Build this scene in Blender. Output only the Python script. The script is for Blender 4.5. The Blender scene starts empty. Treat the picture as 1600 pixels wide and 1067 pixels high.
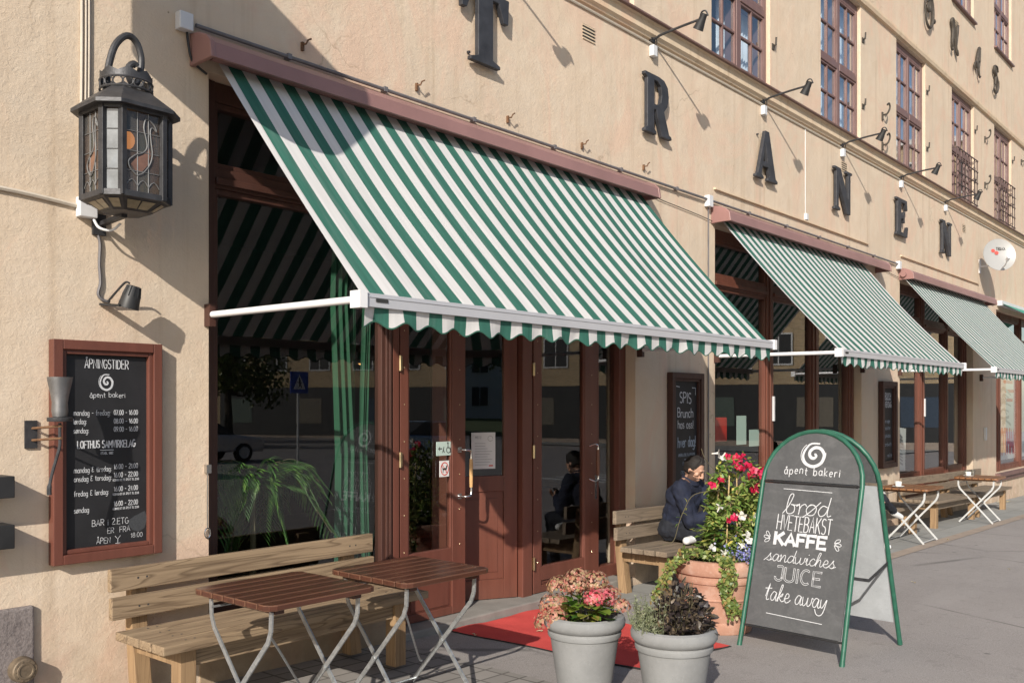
import bpy, bmesh, math, random
from mathutils import Vector, Matrix
from math import sin, cos, pi, radians as R
scene = bpy.context.scene
COL = scene.collection
rnd = random.Random(7)

# ------------------------------------------------------------------ camera, sky, sun, exposure
cam = bpy.data.cameras.new('camera'); camo = bpy.data.objects.new('camera', cam); COL.objects.link(camo)
cam.sensor_width = 36; cam.lens = 32.625; cam.shift_y = 0.0616; cam.clip_end = 2000
camo.location = (0, -4.9, 1.65)
camo.rotation_euler = (R(90), 0, -(pi/2 - math.atan(1250/1450)))
scene.camera = camo
SUNV = Vector((1.222, .648, -.690)).normalized()
w = bpy.data.worlds.new('World'); scene.world = w; w.use_nodes = True
nt = w.node_tree; bg = nt.nodes['Background']
sky = nt.nodes.new('ShaderNodeTexSky'); sky.sky_type = 'NISHITA'; sky.sun_disc = False
sky.sun_elevation = math.asin(-SUNV.z); sky.sun_rotation = math.atan2(-SUNV.x, -SUNV.y)
sky.air_density = 1.0; sky.dust_density = 1.0
nt.links.new(sky.outputs[0], bg.inputs[0]); bg.inputs[1].default_value = 0.107
sl = bpy.data.lights.new('sun', 'SUN'); so = bpy.data.objects.new('sun', sl); COL.objects.link(so)
sl.energy = 4.3; sl.angle = R(.53); sl.color = (1, .93, .83)
so.rotation_euler = SUNV.to_track_quat('-Z', 'Y').to_euler(); so.location = (-10, -10, 12)
scene.view_settings.view_transform = 'Standard'; scene.view_settings.look = 'None'
scene.view_settings.exposure = .40; scene.view_settings.gamma = 1
scene.cycles.max_bounces = 8; scene.cycles.transparent_max_bounces = 12

def G(x): return -.02*(x-3.7)          # the street falls gently to the right

# ------------------------------------------------------------------ materials
MATS = {}
class NB:
    def __init__(s, name):
        s.m = bpy.data.materials.new(name); s.m.use_nodes = True; s.t = s.m.node_tree; s.n = s.t.nodes
        s.b = s.n['Principled BSDF']; s.out = s.n['Material Output']; s._tc = None
    def tc(s, k='Object'):
        if not s._tc: s._tc = s.n.new('ShaderNodeTexCoord')
        return s._tc.outputs[k]
    def L(s, a, b): s.t.links.new(a, b)
    def mapped(s, scale, k='Object'):
        m = s.n.new('ShaderNodeMapping'); m.inputs['Scale'].default_value = scale; s.L(s.tc(k), m.inputs[0]); return m.outputs[0]
    def noise(s, scale, detail=4, rough=.55, vec=None, dist=0):
        n = s.n.new('ShaderNodeTexNoise'); n.inputs['Scale'].default_value = scale; n.inputs['Detail'].default_value = detail
        n.inputs['Roughness'].default_value = rough; n.inputs['Distortion'].default_value = dist
        s.L(vec if vec is not None else s.tc(), n.inputs['Vector']); return n.outputs['Fac']
    def ramp(s, fac, stops, interp='LINEAR'):
        r = s.n.new('ShaderNodeValToRGB'); r.color_ramp.interpolation = interp; e = r.color_ramp.elements
        while len(e) < len(stops): e.new(.5)
        for i, (p, c) in enumerate(stops):
            e[i].position = p; e[i].color = (*c, 1) if len(c) == 3 else c
        s.L(fac, r.inputs[0]); return r.outputs[0]
    def mix(s, fac, a, b, mode='MIX'):
        m = s.n.new('ShaderNodeMix'); m.data_type = 'RGBA'; m.blend_type = mode
        for sock, v in ((m.inputs[0], fac), (m.inputs[6], a), (m.inputs[7], b)):
            if hasattr(v, 'is_linked'): s.L(v, sock)
            elif isinstance(v, (int, float)): sock.default_value = v
            else: sock.default_value = (*v, 1)
        return m.outputs[2]
    def math(s, op, a, b=None):
        m = s.n.new('ShaderNodeMath'); m.operation = op
        for i, v in enumerate((a, b)):
            if v is None: continue
            if hasattr(v, 'is_linked'): s.L(v, m.inputs[i])
            else: m.inputs[i].default_value = v
        return m.outputs[0]
    def sep(s, vec=None):
        x = s.n.new('ShaderNodeSeparateXYZ'); s.L(vec if vec is not None else s.tc(), x.inputs[0]); return x.outputs
    def bump(s, h, strength=.3, dist=.01, prev=None):
        b = s.n.new('ShaderNodeBump'); b.inputs['Strength'].default_value = strength; b.inputs['Distance'].default_value = dist
        s.L(h, b.inputs['Height'])
        if prev is not None: s.L(prev, b.inputs['Normal'])
        s.L(b.outputs[0], s.b.inputs['Normal']); return b.outputs[0]
    def col(s, c):
        if hasattr(c, 'is_linked'): s.L(c, s.b.inputs['Base Color'])
        else: s.b.inputs['Base Color'].default_value = (*c, 1)
    def rough(s, r):
        if hasattr(r, 'is_linked'): s.L(r, s.b.inputs['Roughness'])
        else: s.b.inputs['Roughness'].default_value = r
    def geo(s, k):
        g = s.n.new('ShaderNodeNewGeometry'); return g.outputs[k]
def sc(c, k): return tuple(min(1, x*k) for x in c)

def simple(name, c, rough=.6, metal=0, var=.15, scale=8, bump=0, bscale=60, spec=.5, coat=0):
    if name in MATS: return MATS[name]
    b = NB(name); f = b.noise(scale, 5)
    b.col(b.ramp(f, [(.3, sc(c, 1-var)), (.7, sc(c, 1+var))])); b.rough(rough)
    b.b.inputs['Metallic'].default_value = metal; b.b.inputs['Specular IOR Level'].default_value = spec
    b.b.inputs['Coat Weight'].default_value = coat
    if bump: b.bump(b.noise(bscale, 4), bump, .004)
    MATS[name] = b.m; return b.m

def plaster(name, c, bs=1.0):
    b = NB(name)
    f1 = b.noise(.55, 6, .6); f2 = b.noise(5, 6, .65); f3 = b.noise(38, 5, .6, dist=.6)
    c1 = b.ramp(f1, [(.3, sc(c, .86)), (.5, c), (.72, (c[0]*1.05, c[1]*1.0, c[2]*.97))])
    c2 = b.mix(b.ramp(f2, [(.35, (0, 0, 0)), (.75, (1, 1, 1))]), c1, (c[0]*.94, c[1]*.9, c[2]*.86))
    # thin vertical run-off streaks
    st = b.noise(1, 5, .6, vec=b.mapped((9, 9, .35)))
    c3 = b.mix(b.ramp(st, [(.54, (0, 0, 0)), (.78, (.85, .85, .85))]), c2, (c[0]*.72, c[1]*.66, c[2]*.6))
    pk = b.n.new('ShaderNodeTexVoronoi'); pk.inputs['Scale'].default_value = 7.5; b.L(b.tc(), pk.inputs['Vector'])
    pit = b.ramp(pk.outputs['Distance'], [(.035, (1, 1, 1)), (.06, (0, 0, 0))])
    pit = b.math('MULTIPLY', pit, b.ramp(b.noise(2.2, 3), [(.5, (0, 0, 0)), (.62, (1, 1, 1))]))
    c4 = b.mix(pit, c3, (c[0]*.45, c[1]*.4, c[2]*.36))
    pat = b.ramp(b.noise(1.1, 7, .7, vec=b.mapped((1, 1, .6)), dist=1.5), [(.5, (0, 0, 0)), (.62, (.8, .8, .8))])
    c4 = b.mix(pat, c4, (c[0]*1.0, c[1]*.87, c[2]*.84))
    scr = b.ramp(b.noise(1, 4, .7, vec=b.mapped((30, 30, 55)), dist=2.2), [(.66, (0, 0, 0)), (.74, (.5, .5, .5))])
    c4 = b.mix(scr, c4, (c[0]*.62, c[1]*.57, c[2]*.52))
    vo = b.n.new('ShaderNodeTexVoronoi'); vo.feature = 'DISTANCE_TO_EDGE'; vo.inputs['Scale'].default_value = .8
    wq = b.n.new('ShaderNodeVectorMath'); wq.operation = 'ADD'; b.L(b.tc(), wq.inputs[0])
    nn_ = b.n.new('ShaderNodeTexNoise'); nn_.inputs['Scale'].default_value = 3; nn_.inputs['Detail'].default_value = 5; b.L(b.tc(), nn_.inputs['Vector']); sw_ = b.n.new('ShaderNodeVectorMath'); sw_.operation = 'SCALE'; sw_.inputs[3].default_value = .35; b.L(nn_.outputs['Color'], sw_.inputs[0]); b.L(sw_.outputs[0], wq.inputs[1]); b.L(wq.outputs[0], vo.inputs['Vector'])
    crk = b.math('MULTIPLY', b.ramp(vo.outputs['Distance'], [(.001, (.55, .55, .55)), (.0045, (0, 0, 0))]), b.ramp(b.noise(.7, 3), [(.55, (0, 0, 0)), (.65, (1, 1, 1))]))
    c4 = b.mix(crk, c4, (c[0]*.5, c[1]*.44, c[2]*.38))
    zz = b.sep(b.geo('Position'))[2]; dirt = b.math('MULTIPLY', b.math('SUBTRACT', .75, zz), b.ramp(f2, [(.3, (0, 0, 0)), (.7, (.9, .9, .9))]))
    dc = b.n.new('ShaderNodeClamp'); b.L(dirt, dc.inputs[0]); dc.inputs[2].default_value = .55
    c4 = b.mix(dc.outputs[0], c4, (c[0]*.55, c[1]*.5, c[2]*.46))
    b.col(c4); b.rough(.92); b.b.inputs['Specular IOR Level'].default_value = .2
    tro = b.noise(11, 6, .68, vec=b.mapped((1.0, 1, 1.5)), dist=.9)
    rid = b.ramp(tro, [(.44, (0, 0, 0)), (.5, (1, 1, 1)), (.56, (.25, .25, .25)), (.75, (.5, .5, .5))])
    n1 = b.bump(rid, .2*bs, .007)
    n2 = b.bump(f3, .34*bs, .008, n1)
    b.bump(b.noise(2.2, 3), .5, .03, n2)
    MATS[name] = b.m; return b.m

M_wall = plaster('plaster_ochre', (.635, .528, .412))
M_mould = plaster('plaster_pale', (.65, .53, .39), .6)

def wood(name, c, dark, axis=0, rough=.7, scale=1, grain=1.0):
    b = NB(name)
    s = [22, 22, 22]; s[axis] = 1.3
    v = b.mapped([q*scale for q in s])
    oi = b.n.new('ShaderNodeObjectInfo')
    add = b.n.new('ShaderNodeVectorMath'); add.operation = 'ADD'; b.L(v, add.inputs[0])
    mul = b.n.new('ShaderNodeVectorMath'); mul.operation = 'SCALE'; mul.inputs[3].default_value = 37
    cx = b.n.new('ShaderNodeCombineXYZ'); b.L(oi.outputs['Random'], cx.inputs[0]); b.L(oi.outputs['Random'], cx.inputs[1])
    isl = b.geo('Random Per Island'); b.L(isl, cx.inputs[2])
    b.L(cx.outputs[0], mul.inputs[0]); b.L(mul.outputs[0], add.inputs[1])
    f = b.noise(1.0, 6, .62, vec=add.outputs[0], dist=1.1)
    lines = b.math('FRACT', b.math('MULTIPLY', b.noise(.33, 2, .4, vec=add.outputs[0], dist=.8), 16))
    cc = b.ramp(f, [(.25, dark), (.5, c), (.75, sc(c, 1.2))])
    cc = b.mix(b.math('MULTIPLY', b.ramp(lines, [(0, (1, 1, 1)), (.22, (0, 0, 0)), (.9, (0, 0, 0)), (1, (1, 1, 1))]), .5*grain), cc, sc(dark, .75))
    tone = b.ramp(isl, [(0, (.78, .78, .8)), (1, (1.12, 1.1, 1.05))])
    cc = b.mix(1.0, cc, tone, 'MULTIPLY')
    b.col(cc); b.rough(rough); b.bump(f, .3, .002)
    MATS[name] = b.m; return b.m
M_bench = wood('weathered_pine', (.315, .228, .142), (.14, .088, .05), 0, .75, 1, 1.5)
M_benchleg = wood('pine_upright', (.33, .215, .115), (.20, .12, .06), 2, .75)
M_benchgrey = wood('grey_weathered_pine', (.25, .195, .14), (.13, .10, .072), 0, .8)
M_table = wood('varnished_slats', (.085, .032, .02), (.048, .019, .013), 0, .3, 1, .4)
M_wear = wood('worn_slat_edge', (.145, .068, .04), (.09, .04, .025), 0, .4, 1, .4)
M_tablefar = wood('varnished_slats_light', (.30, .14, .06), (.16, .07, .03), 0, .4, 1, .5)

def paintwood(name, c, rough=.38):
    b = NB(name)
    f = b.noise(1, 5, .6, vec=b.mapped((14, 14, 1.2)))
    d = b.noise(3, 6, .7)
    cc = b.ramp(f, [(.3, sc(c, .85)), (.7, sc(c, 1.15))])
    cc = b.mix(b.ramp(d, [(.6, (0, 0, 0)), (.85, (.5, .5, .5))]), cc, sc(c, .55))
    b.col(cc); b.rough(b.ramp(d, [(.3, (rough-.08,)*3), (.7, (rough+.15,)*3)])); b.bump(f, .12, .002)
    MATS[name] = b.m; return b.m
M_brown = paintwood('brown_paint', (.13, .045, .029))
M_frame = paintwood('red_brown_paint', (.135, .046, .031), .45)
M_mauve = paintwood('mauve_window_paint', (.165, .096, .088), .5)
M_dkbrown = paintwood('dark_brown_paint', (.06, .024, .017), .5)

M_cass = simple('mauve_metal', (.275, .15, .137), .42, .0, .1, 3, .1, 20)
M_iron = simple('wrought_iron', (.05, .05, .054), .5, .35, .3, 14, .35, 60)
M_letter = simple('letter_iron', (.035, .036, .042), .55, .1, .35, 10, .3, 40)
M_black = simple('black_paint', (.02, .02, .021), .5, 0, .3, 10)
M_slate = simple('chalkboard', (.014, .014, .016), .6, 0, .3, 6)
M_whitealu = simple('white_aluminium', (.74, .74, .75), .35, 0, .03, 3)
M_baralu = simple('silver_aluminium', (.50, .51, .545), .35, .2, .04, 3)
M_plastic = simple('white_plastic', (.62, .63, .65), .5, 0, .05, 6)
M_cable = simple('painted_cable', (.52, .46, .38), .7, 0, .1, 10)
M_greycable = simple('grey_conduit', (.17, .16, .165), .5, .3, .15, 10)
M_chrome = simple('steel', (.55, .55, .55), .25, 1, .05, 10)
M_brass = simple('brass', (.55, .45, .28), .3, 1, .05, 10)
M_handlewood = simple('handle_wood', (.55, .33, .14), .45, 0, .15, 20)
M_paper = simple('paper', (.68, .68, .68), .7, 0, .03, 5)
M_sticker = simple('pale_sticker', (.45, .56, .52), .5, 0, .03, 5)
M_ink = simple('ink', (.03, .03, .03), .6)
M_redink = simple('red_ink', (.55, .05, .035), .5)
M_greyink = simple('grey_ink', (.33, .33, .34), .6)
M_soil = simple('soil', (.04, .028, .02), .95, 0, .4, 30, .6, 50)
M_porcelain = simple('porcelain', (.8, .8, .78), .2, 0, .02, 3)
M_zinc = None
def zinc():
    b = NB('galvanised_steel'); v = b.n.new('ShaderNodeTexVoronoi'); v.inputs['Scale'].default_value = 55; b.L(b.tc(), v.inputs['Vector'])
    b.col(b.ramp(v.outputs['Color'], [(0, (.36, .38, .39)), (1, (.58, .6, .61))])); b.rough(.42); b.b.inputs['Metallic'].default_value = .75
    return b.m
M_zinc = zinc()
M_zincpaint = simple('grey_white_steel', (.52, .53, .53), .45, .1, .06, 8)
M_dish = simple('dish_grey', (.32, .32, .315), .4, 0, .03, 3)
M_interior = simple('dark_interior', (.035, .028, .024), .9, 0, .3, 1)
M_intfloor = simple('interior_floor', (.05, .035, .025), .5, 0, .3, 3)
M_curtain_green = simple('green_curtain', (.022, .092, .05), .85, 0, .15, 4)
M_curtain_white = simple('white_curtain', (.74, .75, .77), .9, 0, .08, 3)
M_granite = None
def granite():
    b = NB('granite'); f = b.noise(90, 5, .7); g = b.noise(9, 5, .6)
    b.col(b.mix(.5, b.ramp(f, [(.35, (.11, .09, .085)), (.65, (.27, .235, .225))]), b.ramp(g, [(.3, (.15, .125, .12)), (.7, (.24, .21, .2))])))
    b.rough(.9); n = b.bump(g, .9, .02); b.bump(f, .5, .006, n); return b.m
M_granite = granite()
def stone_grey(name, c, bstr=.25):
    b = NB(name); f = b.noise(45, 6, .7); g = b.noise(5, 5, .6)
    cc = b.ramp(g, [(.3, sc(c, .82)), (.7, sc(c, 1.1))])
    cc = b.mix(b.ramp(f, [(.55, (0, 0, 0)), (.75, (.35, .35, .35))]), cc, sc(c, 1.35))
    cc = b.mix(b.ramp(b.noise(120, 3), [(.6, (0, 0, 0)), (.72, (.5, .5, .5))]), cc, sc(c, .7))
    b.col(cc); b.rough(.88); b.bump(f, bstr, .003); MATS[name] = b.m; return b.m
M_potgrey = stone_grey('grey_plastic_stone', (.228, .231, .231))
M_step = stone_grey('worn_step_stone', (.25, .235, .215), .5)
M_kerb = stone_grey('kerb_stone', (.36, .29, .235), .4)
def terracotta():
    b = NB('terracotta'); f = b.noise(4, 6, .65); g = b.noise(30, 5, .6)
    cc = b.ramp(f, [(.3, (.30, .15, .10)), (.52, (.40, .22, .155)), (.75, (.54, .39, .32))])
    cc = b.mix(b.ramp(g, [(.55, (0, 0, 0)), (.8, (.4, .4, .4))]), cc, (.58, .43, .36))
    b.col(cc); b.rough(.88); b.bump(g, .25, .003); return b.m
M_terra = terracotta()
def asphalt():
    b = NB('asphalt'); f = b.noise(140, 4, .75); g = b.noise(.9, 6, .6); h = b.noise(9, 5, .6)
    base = b.ramp(g, [(.3, (.22, .197, .184)), (.7, (.29, .263, .248))])
    cc = b.mix(b.ramp(f, [(.42, (0, 0, 0)), (.66, (.75, .75, .75))]), base, (.42, .395, .38))
    cc = b.mix(b.ramp(f, [(.30, (.7, .7, .7)), (.42, (0, 0, 0))]), cc, (.07, .065, .06))
    cc = b.mix(b.ramp(h, [(.58, (0, 0, 0)), (.8, (.5, .5, .5))]), cc, (.13, .118, .11))
    spot = b.n.new('ShaderNodeTexVoronoi'); spot.inputs['Scale'].default_value = 2.6; b.L(b.tc(), spot.inputs['Vector'])
    cc = b.mix(b.math('MULTIPLY', b.ramp(spot.outputs['Distance'], [(.05, (.7, .7, .7)), (.075, (0, 0, 0))]), b.ramp(spot.outputs['Color'], [(.45, (0, 0, 0)), (.5, (1, 1, 1))])), cc, (.09, .085, .08))
    band = b.noise(1, 4, .6, vec=b.mapped((.12, 1.1, 1)))
    cc = b.mix(b.ramp(band, [(.55, (0, 0, 0)), (.7, (.45, .45, .45))]), cc, (.37, .345, .33))
    # hairline cracks and old patch edges
    v = b.n.new('ShaderNodeTexVoronoi'); v.feature = 'DISTANCE_TO_EDGE'; v.inputs['Scale'].default_value = .33; b.L(b.mapped((1, .8, 1)), v.inputs['Vector'])
    crack = b.math('MULTIPLY', b.ramp(v.outputs['Distance'], [(.002, (.6, .6, .6)), (.008, (0, 0, 0))]), b.ramp(g, [(.45, (0, 0, 0)), (.6, (1, 1, 1))]))
    cc = b.mix(crack, cc, (.06, .055, .05))
    b.col(cc); b.rough(.9); n = b.bump(f, .5, .004); b.bump(h, .2, .01, n); return b.m
M_asphalt = asphalt()
def pavers(name, c, bw, rh, mortar, off=.5, jc=(.07, .06, .05)):
    b = NB(name); br = b.n.new('ShaderNodeTexBrick'); b.L(b.tc(), br.inputs['Vector'])
    br.inputs['Scale'].default_value = 1; br.inputs['Brick Width'].default_value = bw; br.inputs['Row Height'].default_value = rh
    br.inputs['Mortar Size'].default_value = mortar; br.inputs['Mortar Smooth'].default_value = .3; br.offset = off
    br.inputs['Color1'].default_value = (*sc(c, .84), 1); br.inputs['Color2'].default_value = (*sc(c, 1.16), 1); br.inputs['Mortar'].default_value = (*jc, 1)
    f = b.noise(60, 5, .7); g = b.noise(2.4, 5, .6)
    cc = b.mix(.35, br.outputs['Color'], b.ramp(g, [(.3, sc(c, .7)), (.7, sc(c, 1.25))]))
    cc = b.mix(b.ramp(f, [(.55, (0, 0, 0)), (.75, (.4, .4, .4))]), cc, sc(c, .72))
    b.col(cc); b.rough(.9)
    n = b.bump(br.outputs['Fac'], -.9, .012); b.bump(f, .3, .003, n); MATS[name] = b.m; return b.m
M_pavers = pavers('concrete_pavers', (.27, .25, .23), .195, .14, .009, .0, (.045, .04, .034))
M_flags = pavers('grey_flagstones', (.285, .285, .27), .8, .36, .005, .4)
def fabric(name, ca, cb, x0, p):
    b = NB(name); x = b.sep(b.geo('Position'))[0]
    fr = b.math('FRACT', b.math('DIVIDE', b.math('SUBTRACT', x, x0), p))
    m = b.math('LESS_THAN', fr, .5)
    n = b.noise(1, 5, .6, vec=b.mapped((40, 2.2, 2.2))); d = b.noise(2, 5, .65)
    white = b.ramp(n, [(.3, sc(cb, .9)), (.7, cb)]); green = b.ramp(n, [(.3, sc(ca, .85)), (.7, sc(ca, 1.12))])
    cc = b.mix(m, white, green)
    cc = b.mix(b.ramp(d, [(.55, (0, 0, 0)), (.85, (.35, .35, .35))]), cc, b.mix(1.0, cc, (.8, .78, .74), 'MULTIPLY'))
    sm_ = b.math('LESS_THAN', b.math('FRACT', b.math('DIVIDE', b.math('SUBTRACT', x, x0-.01), p*6)), .012)
    cc = b.mix(b.math('MULTIPLY', sm_, .5), cc, b.mix(1.0, cc, (.72, .72, .72), 'MULTIPLY'))
    st2 = b.noise(1, 5, .65, vec=b.mapped((6, .8, .8)), dist=.6); cc = b.mix(b.ramp(st2, [(.55, (0, 0, 0)), (.75, (.4, .4, .4))]), cc, b.mix(.35, cc, (.42, .43, .42)))
    b.col(cc); b.rough(.9); b.b.inputs['Specular IOR Level'].default_value = .15
    wv = b.noise(1, 2, .5, vec=b.mapped((500, 500, 60))); nb = b.bump(wv, .08, .002)
    b.bump(b.noise(1, 3, .5, vec=b.mapped((7, .8, .8))), .35, .02, nb)
    tr = b.n.new('ShaderNodeBsdfTranslucent'); b.L(cc, tr.inputs[0])
    ms = b.n.new('ShaderNodeMixShader'); ms.inputs[0].default_value = .12
    b.L(b.b.outputs[0], ms.inputs[1]); b.L(tr.outputs[0], ms.inputs[2]); b.L(ms.outputs[0], b.out.inputs[0])
    MATS[name] = b.m; return b.m
GREEN = (.045, .15, .115); WHITE = (.66, .65, .64)
M_fab = [fabric('striped_canvas', GREEN, WHITE, x0, .1895) for x0 in (3.047, 9.14, 15.02)]
M_plaincanvas = simple('plain_green_canvas', (.05, .27, .2), .85, 0, .1, 3)
M_trim = simple('green_trim', (.02, .09, .06), .8)
def glass(name, tint=(.86, .9, .88), k=1.9):
    b = NB(name); b.n.remove(b.b)
    tr = b.n.new('ShaderNodeBsdfTransparent'); tr.inputs[0].default_value = (*tint, 1)
    gl = b.n.new('ShaderNodeBsdfGlossy'); gl.inputs['Roughness'].default_value = .0; gl.inputs[0].default_value = (.95, .97, 1, 1)
    ge = b.n.new('ShaderNodeNewGeometry'); dt = b.n.new('ShaderNodeVectorMath'); dt.operation = 'DOT_PRODUCT'; b.L(ge.outputs['Incoming'], dt.inputs[0]); b.L(ge.outputs['Normal'], dt.inputs[1])
    sch = b.math('ADD', b.math('MULTIPLY', b.math('POWER', b.math('SUBTRACT', 1, b.math('ABSOLUTE', dt.outputs['Value'])), 5), .96), .042)
    f = b.math('MINIMUM', b.math('MULTIPLY', sch, k), .95)
    nb = b.n.new('ShaderNodeBump'); nb.inputs['Strength'].default_value = .03; nb.inputs['Distance'].default_value = .02
    b.L(b.noise(.8, 1), nb.inputs['Height']); b.L(nb.outputs[0], gl.inputs['Normal'])
    ms = b.n.new('ShaderNodeMixShader'); b.L(f, ms.inputs[0]); b.L(tr.outputs[0], ms.inputs[1]); b.L(gl.outputs[0], ms.inputs[2])
    b.L(ms.outputs[0], b.out.inputs[0]); MATS[name] = b.m; return b.m
M_glass = glass('window_glass')
M_upglass = glass('upper_window_glass', (.8, .87, .92), 2.6)
def leaded(name):
    b = NB(name); isl = b.geo('Random Per Island'); n = b.noise(9, 4, .6)
    c = b.ramp(isl, [(0, (.05, .046, .045)), (.35, (.085, .055, .042)), (.7, (.075, .07, .07)), (1, (.055, .068, .06))])
    c = b.mix(b.ramp(n, [(.35, (0, 0, 0)), (.75, (.8, .8, .8))]), c, (.12, .10, .085)); b.col(c); b.rough(.16)
    b.b.inputs['Specular IOR Level'].default_value = .7; b.bump(n, .25, .01)
    tr = b.n.new('ShaderNodeBsdfTransparent'); tr.inputs[0].default_value = (.8, .6, .45, 1); ms = b.n.new('ShaderNodeMixShader'); ms.inputs[0].default_value = .3
    b.L(b.b.outputs[0], ms.inputs[1]); b.L(tr.outputs[0], ms.inputs[2]); b.L(ms.outputs[0], b.out.inputs[0]); MATS[name] = b.m; return b.m
M_leaded = leaded('stained_glass')
M_opal = simple('milky_pane', (.15, .162, .172), .12, 0, .35, 14, .2, 12, .8)
M_swan = simple('rust_pane', (.17, .085, .055), .15, 0, .25, 14, .2, 12, .7)
M_lead = simple('lead_came', (.2, .2, .2), .45, .5, .15, 20)
def emit(name, c, e):
    b = NB(name); b.col(c); b.b.inputs['Emission Color'].default_value = (*c, 1); b.b.inputs['Emission Strength'].default_value = e
    MATS[name] = b.m; return b.m
M_bulb = emit('lit_bulb', (1, .5, .16), 1.3)
def chalk(name, c):
    b = NB(name); f = b.noise(150, 3, .6); b.col(b.ramp(f, [(.3, sc(c, .72)), (.6, c)])); b.rough(.95); MATS[name] = b.m; return b.m
M_chalk = chalk('chalk_white', (.60, .61, .63)); M_chalkdim = chalk('chalk_faint', (.34, .39, .46)); M_smudge = chalk('chalk_smudge', (.05, .054, .06))
def signslate():
    b = NB('sign_slate'); f = b.noise(1.2, 6, .65, dist=1.5); g = b.noise(40, 4)
    b.col(b.mix(b.ramp(g, [(.5, (0, 0, 0)), (.8, (.3, .3, .3))]), b.ramp(f, [(.3, (.06, .062, .066)), (.7, (.095, .097, .10))]), (.13, .13, .13)))
    z_ = b.n['Principled BSDF'].inputs['Base Color'].links[0].from_socket
    sm_ = b.noise(1, 5, .7, vec=b.mapped((1, 2.2, 5)), dist=2); b.col(b.mix(b.ramp(sm_, [(.5, (0, 0, 0)), (.72, (.32, .32, .32))]), z_, (.2, .2, .205)))
    b.rough(.62); return b.m
M_signslate = signslate()
M_signgreen = simple('green_tube', (.022, .105, .068), .42, 0, .2, 16, .1, 40)
M_signback = stone_grey('grey_sheet', (.36, .38, .40), .05)
def carpet():
    b = NB('red_carpet'); f = b.noise(260, 3, .7); g = b.noise(2.5, 5)
    b.col(b.mix(.5, b.ramp(f, [(.3, (.54, .062, .056)), (.7, (.72, .115, .10))]), b.ramp(g, [(.3, (.48, .065, .06)), (.7, (.68, .10, .09))])))
    b.rough(.97); b.b.inputs['Specular IOR Level'].default_value = .1; n_ = b.bump(f, .6, .004); b.bump(b.noise(5, 4), .35, .02, n_); return b.m
M_carpet = carpet()
M_rubber = simple('rubber_edge', (.02, .02, .02), .8)
def leafmat(name, stops, rough=.45, trans=.25):
    b = NB(name); isl = b.geo('Random Per Island')
    n = b.noise(25, 3)
    c = b.ramp(isl, stops); c = b.mix(b.ramp(n, [(.4, (0, 0, 0)), (.8, (.5, .5, .5))]), c, b.mix(1.0, c, (1.5, 1.4, 1.0), 'MULTIPLY'))
    b.col(c); b.rough(rough)
    tr = b.n.new('ShaderNodeBsdfTranslucent'); b.L(c, tr.inputs[0]); ms = b.n.new('ShaderNodeMixShader'); ms.inputs[0].default_value = trans
    b.L(b.b.outputs[0], ms.inputs[1]); b.L(tr.outputs[0], ms.inputs[2]); b.L(ms.outputs[0], b.out.inputs[0]); MATS[name] = b.m; return b.m
M_lf_vine = leafmat('vine_leaves', [(0, (.06, .13, .025)), (.35, (.13, .22, .045)), (.7, (.25, .32, .09)), (.93, (.38, .40, .13)), (1, (.55, .47, .10))])
M_lf_ivy = leafmat('ivy_leaves', [(0, (.07, .12, .03)), (.5, (.16, .22, .06)), (.8, (.30, .32, .10)), (1, (.30, .16, .07))])
M_lf_hyd = leafmat('broad_leaves', [(0, (.04, .12, .02)), (.5, (.12, .24, .03)), (.8, (.22, .26, .05)), (1, (.3, .2, .06))])
M_lf_dark = leafmat('dark_purple_leaves', [(0, (.02, .016, .018)), (.5, (.045, .035, .035)), (.85, (.09, .07, .05)), (1, (.16, .12, .08))], .4, .1)
M_lf_grey = leafmat('grey_green_leaves', [(0, (.13, .16, .09)), (.6, (.24, .27, .16)), (1, (.34, .34, .25))])
M_lf_palm = leafmat('palm_leaves', [(0, (.03, .085, .02)), (.6, (.06, .155, .035)), (1, (.12, .22, .05))])
M_lf_tree = leafmat('tree_leaves', [(0, (.03, .06, .012)), (.5, (.06, .10, .02)), (1, (.13, .14, .03))])
M_pt_red = leafmat('red_petals', [(0, (.42, .006, .035)), (1, (.62, .03, .12))])
M_pt_white = leafmat('white_petals', [(0, (.7, .7, .66)), (1, (.8, .8, .78))])
M_pt_blue = leafmat('blue_petals', [(0, (.16, .17, .5)), (.7, (.28, .30, .66)), (1, (.55, .55, .75))])
M_pt_hyd = leafmat('faded_pink_petals', [(0, (.38, .11, .09)), (.35, (.46, .22, .17)), (.7, (.30, .24, .12)), (1, (.52, .32, .25))])
M_pt_pink = leafmat('pink_petals', [(0, (.50, .06, .10)), (.6, (.62, .16, .19)), (1, (.56, .28, .26))])
M_stem = simple('stem', (.10, .085, .045), .8)
M_cane = simple('bamboo_cane', (.5, .36, .18), .6)
M_bark = simple('bark', (.07, .055, .04), .9, 0, .3, 10, .6, 30)
def brickmat():
    b = NB('yellow_brick'); br = b.n.new('ShaderNodeTexBrick'); b.L(b.mapped((1, 1, 1)), br.inputs['Vector'])
    m = b.n.new('ShaderNodeCombineXYZ'); s = b.sep(); b.L(s[0], m.inputs[0]); b.L(s[2], m.inputs[1]); b.L(m.outputs[0], br.inputs['Vector'])
    br.inputs['Scale'].default_value = 1; br.inputs['Brick Width'].default_value = .25; br.inputs['Row Height'].default_value = .08; br.inputs['Mortar Size'].default_value = .01
    br.inputs['Color1'].default_value = (.36, .25, .13, 1); br.inputs['Color2'].default_value = (.5, .36, .2, 1); br.inputs['Mortar'].default_value = (.4, .34, .26, 1)
    b.col(br.outputs['Color']); b.rough(.9); return b.m
M_brick = brickmat()
M_whitewall = simple('white_wall', (.62, .61, .59), .9, 0, .06, 1)
M_grass = simple('grass', (.07, .11, .025), .95, 0, .3, 4)
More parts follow.
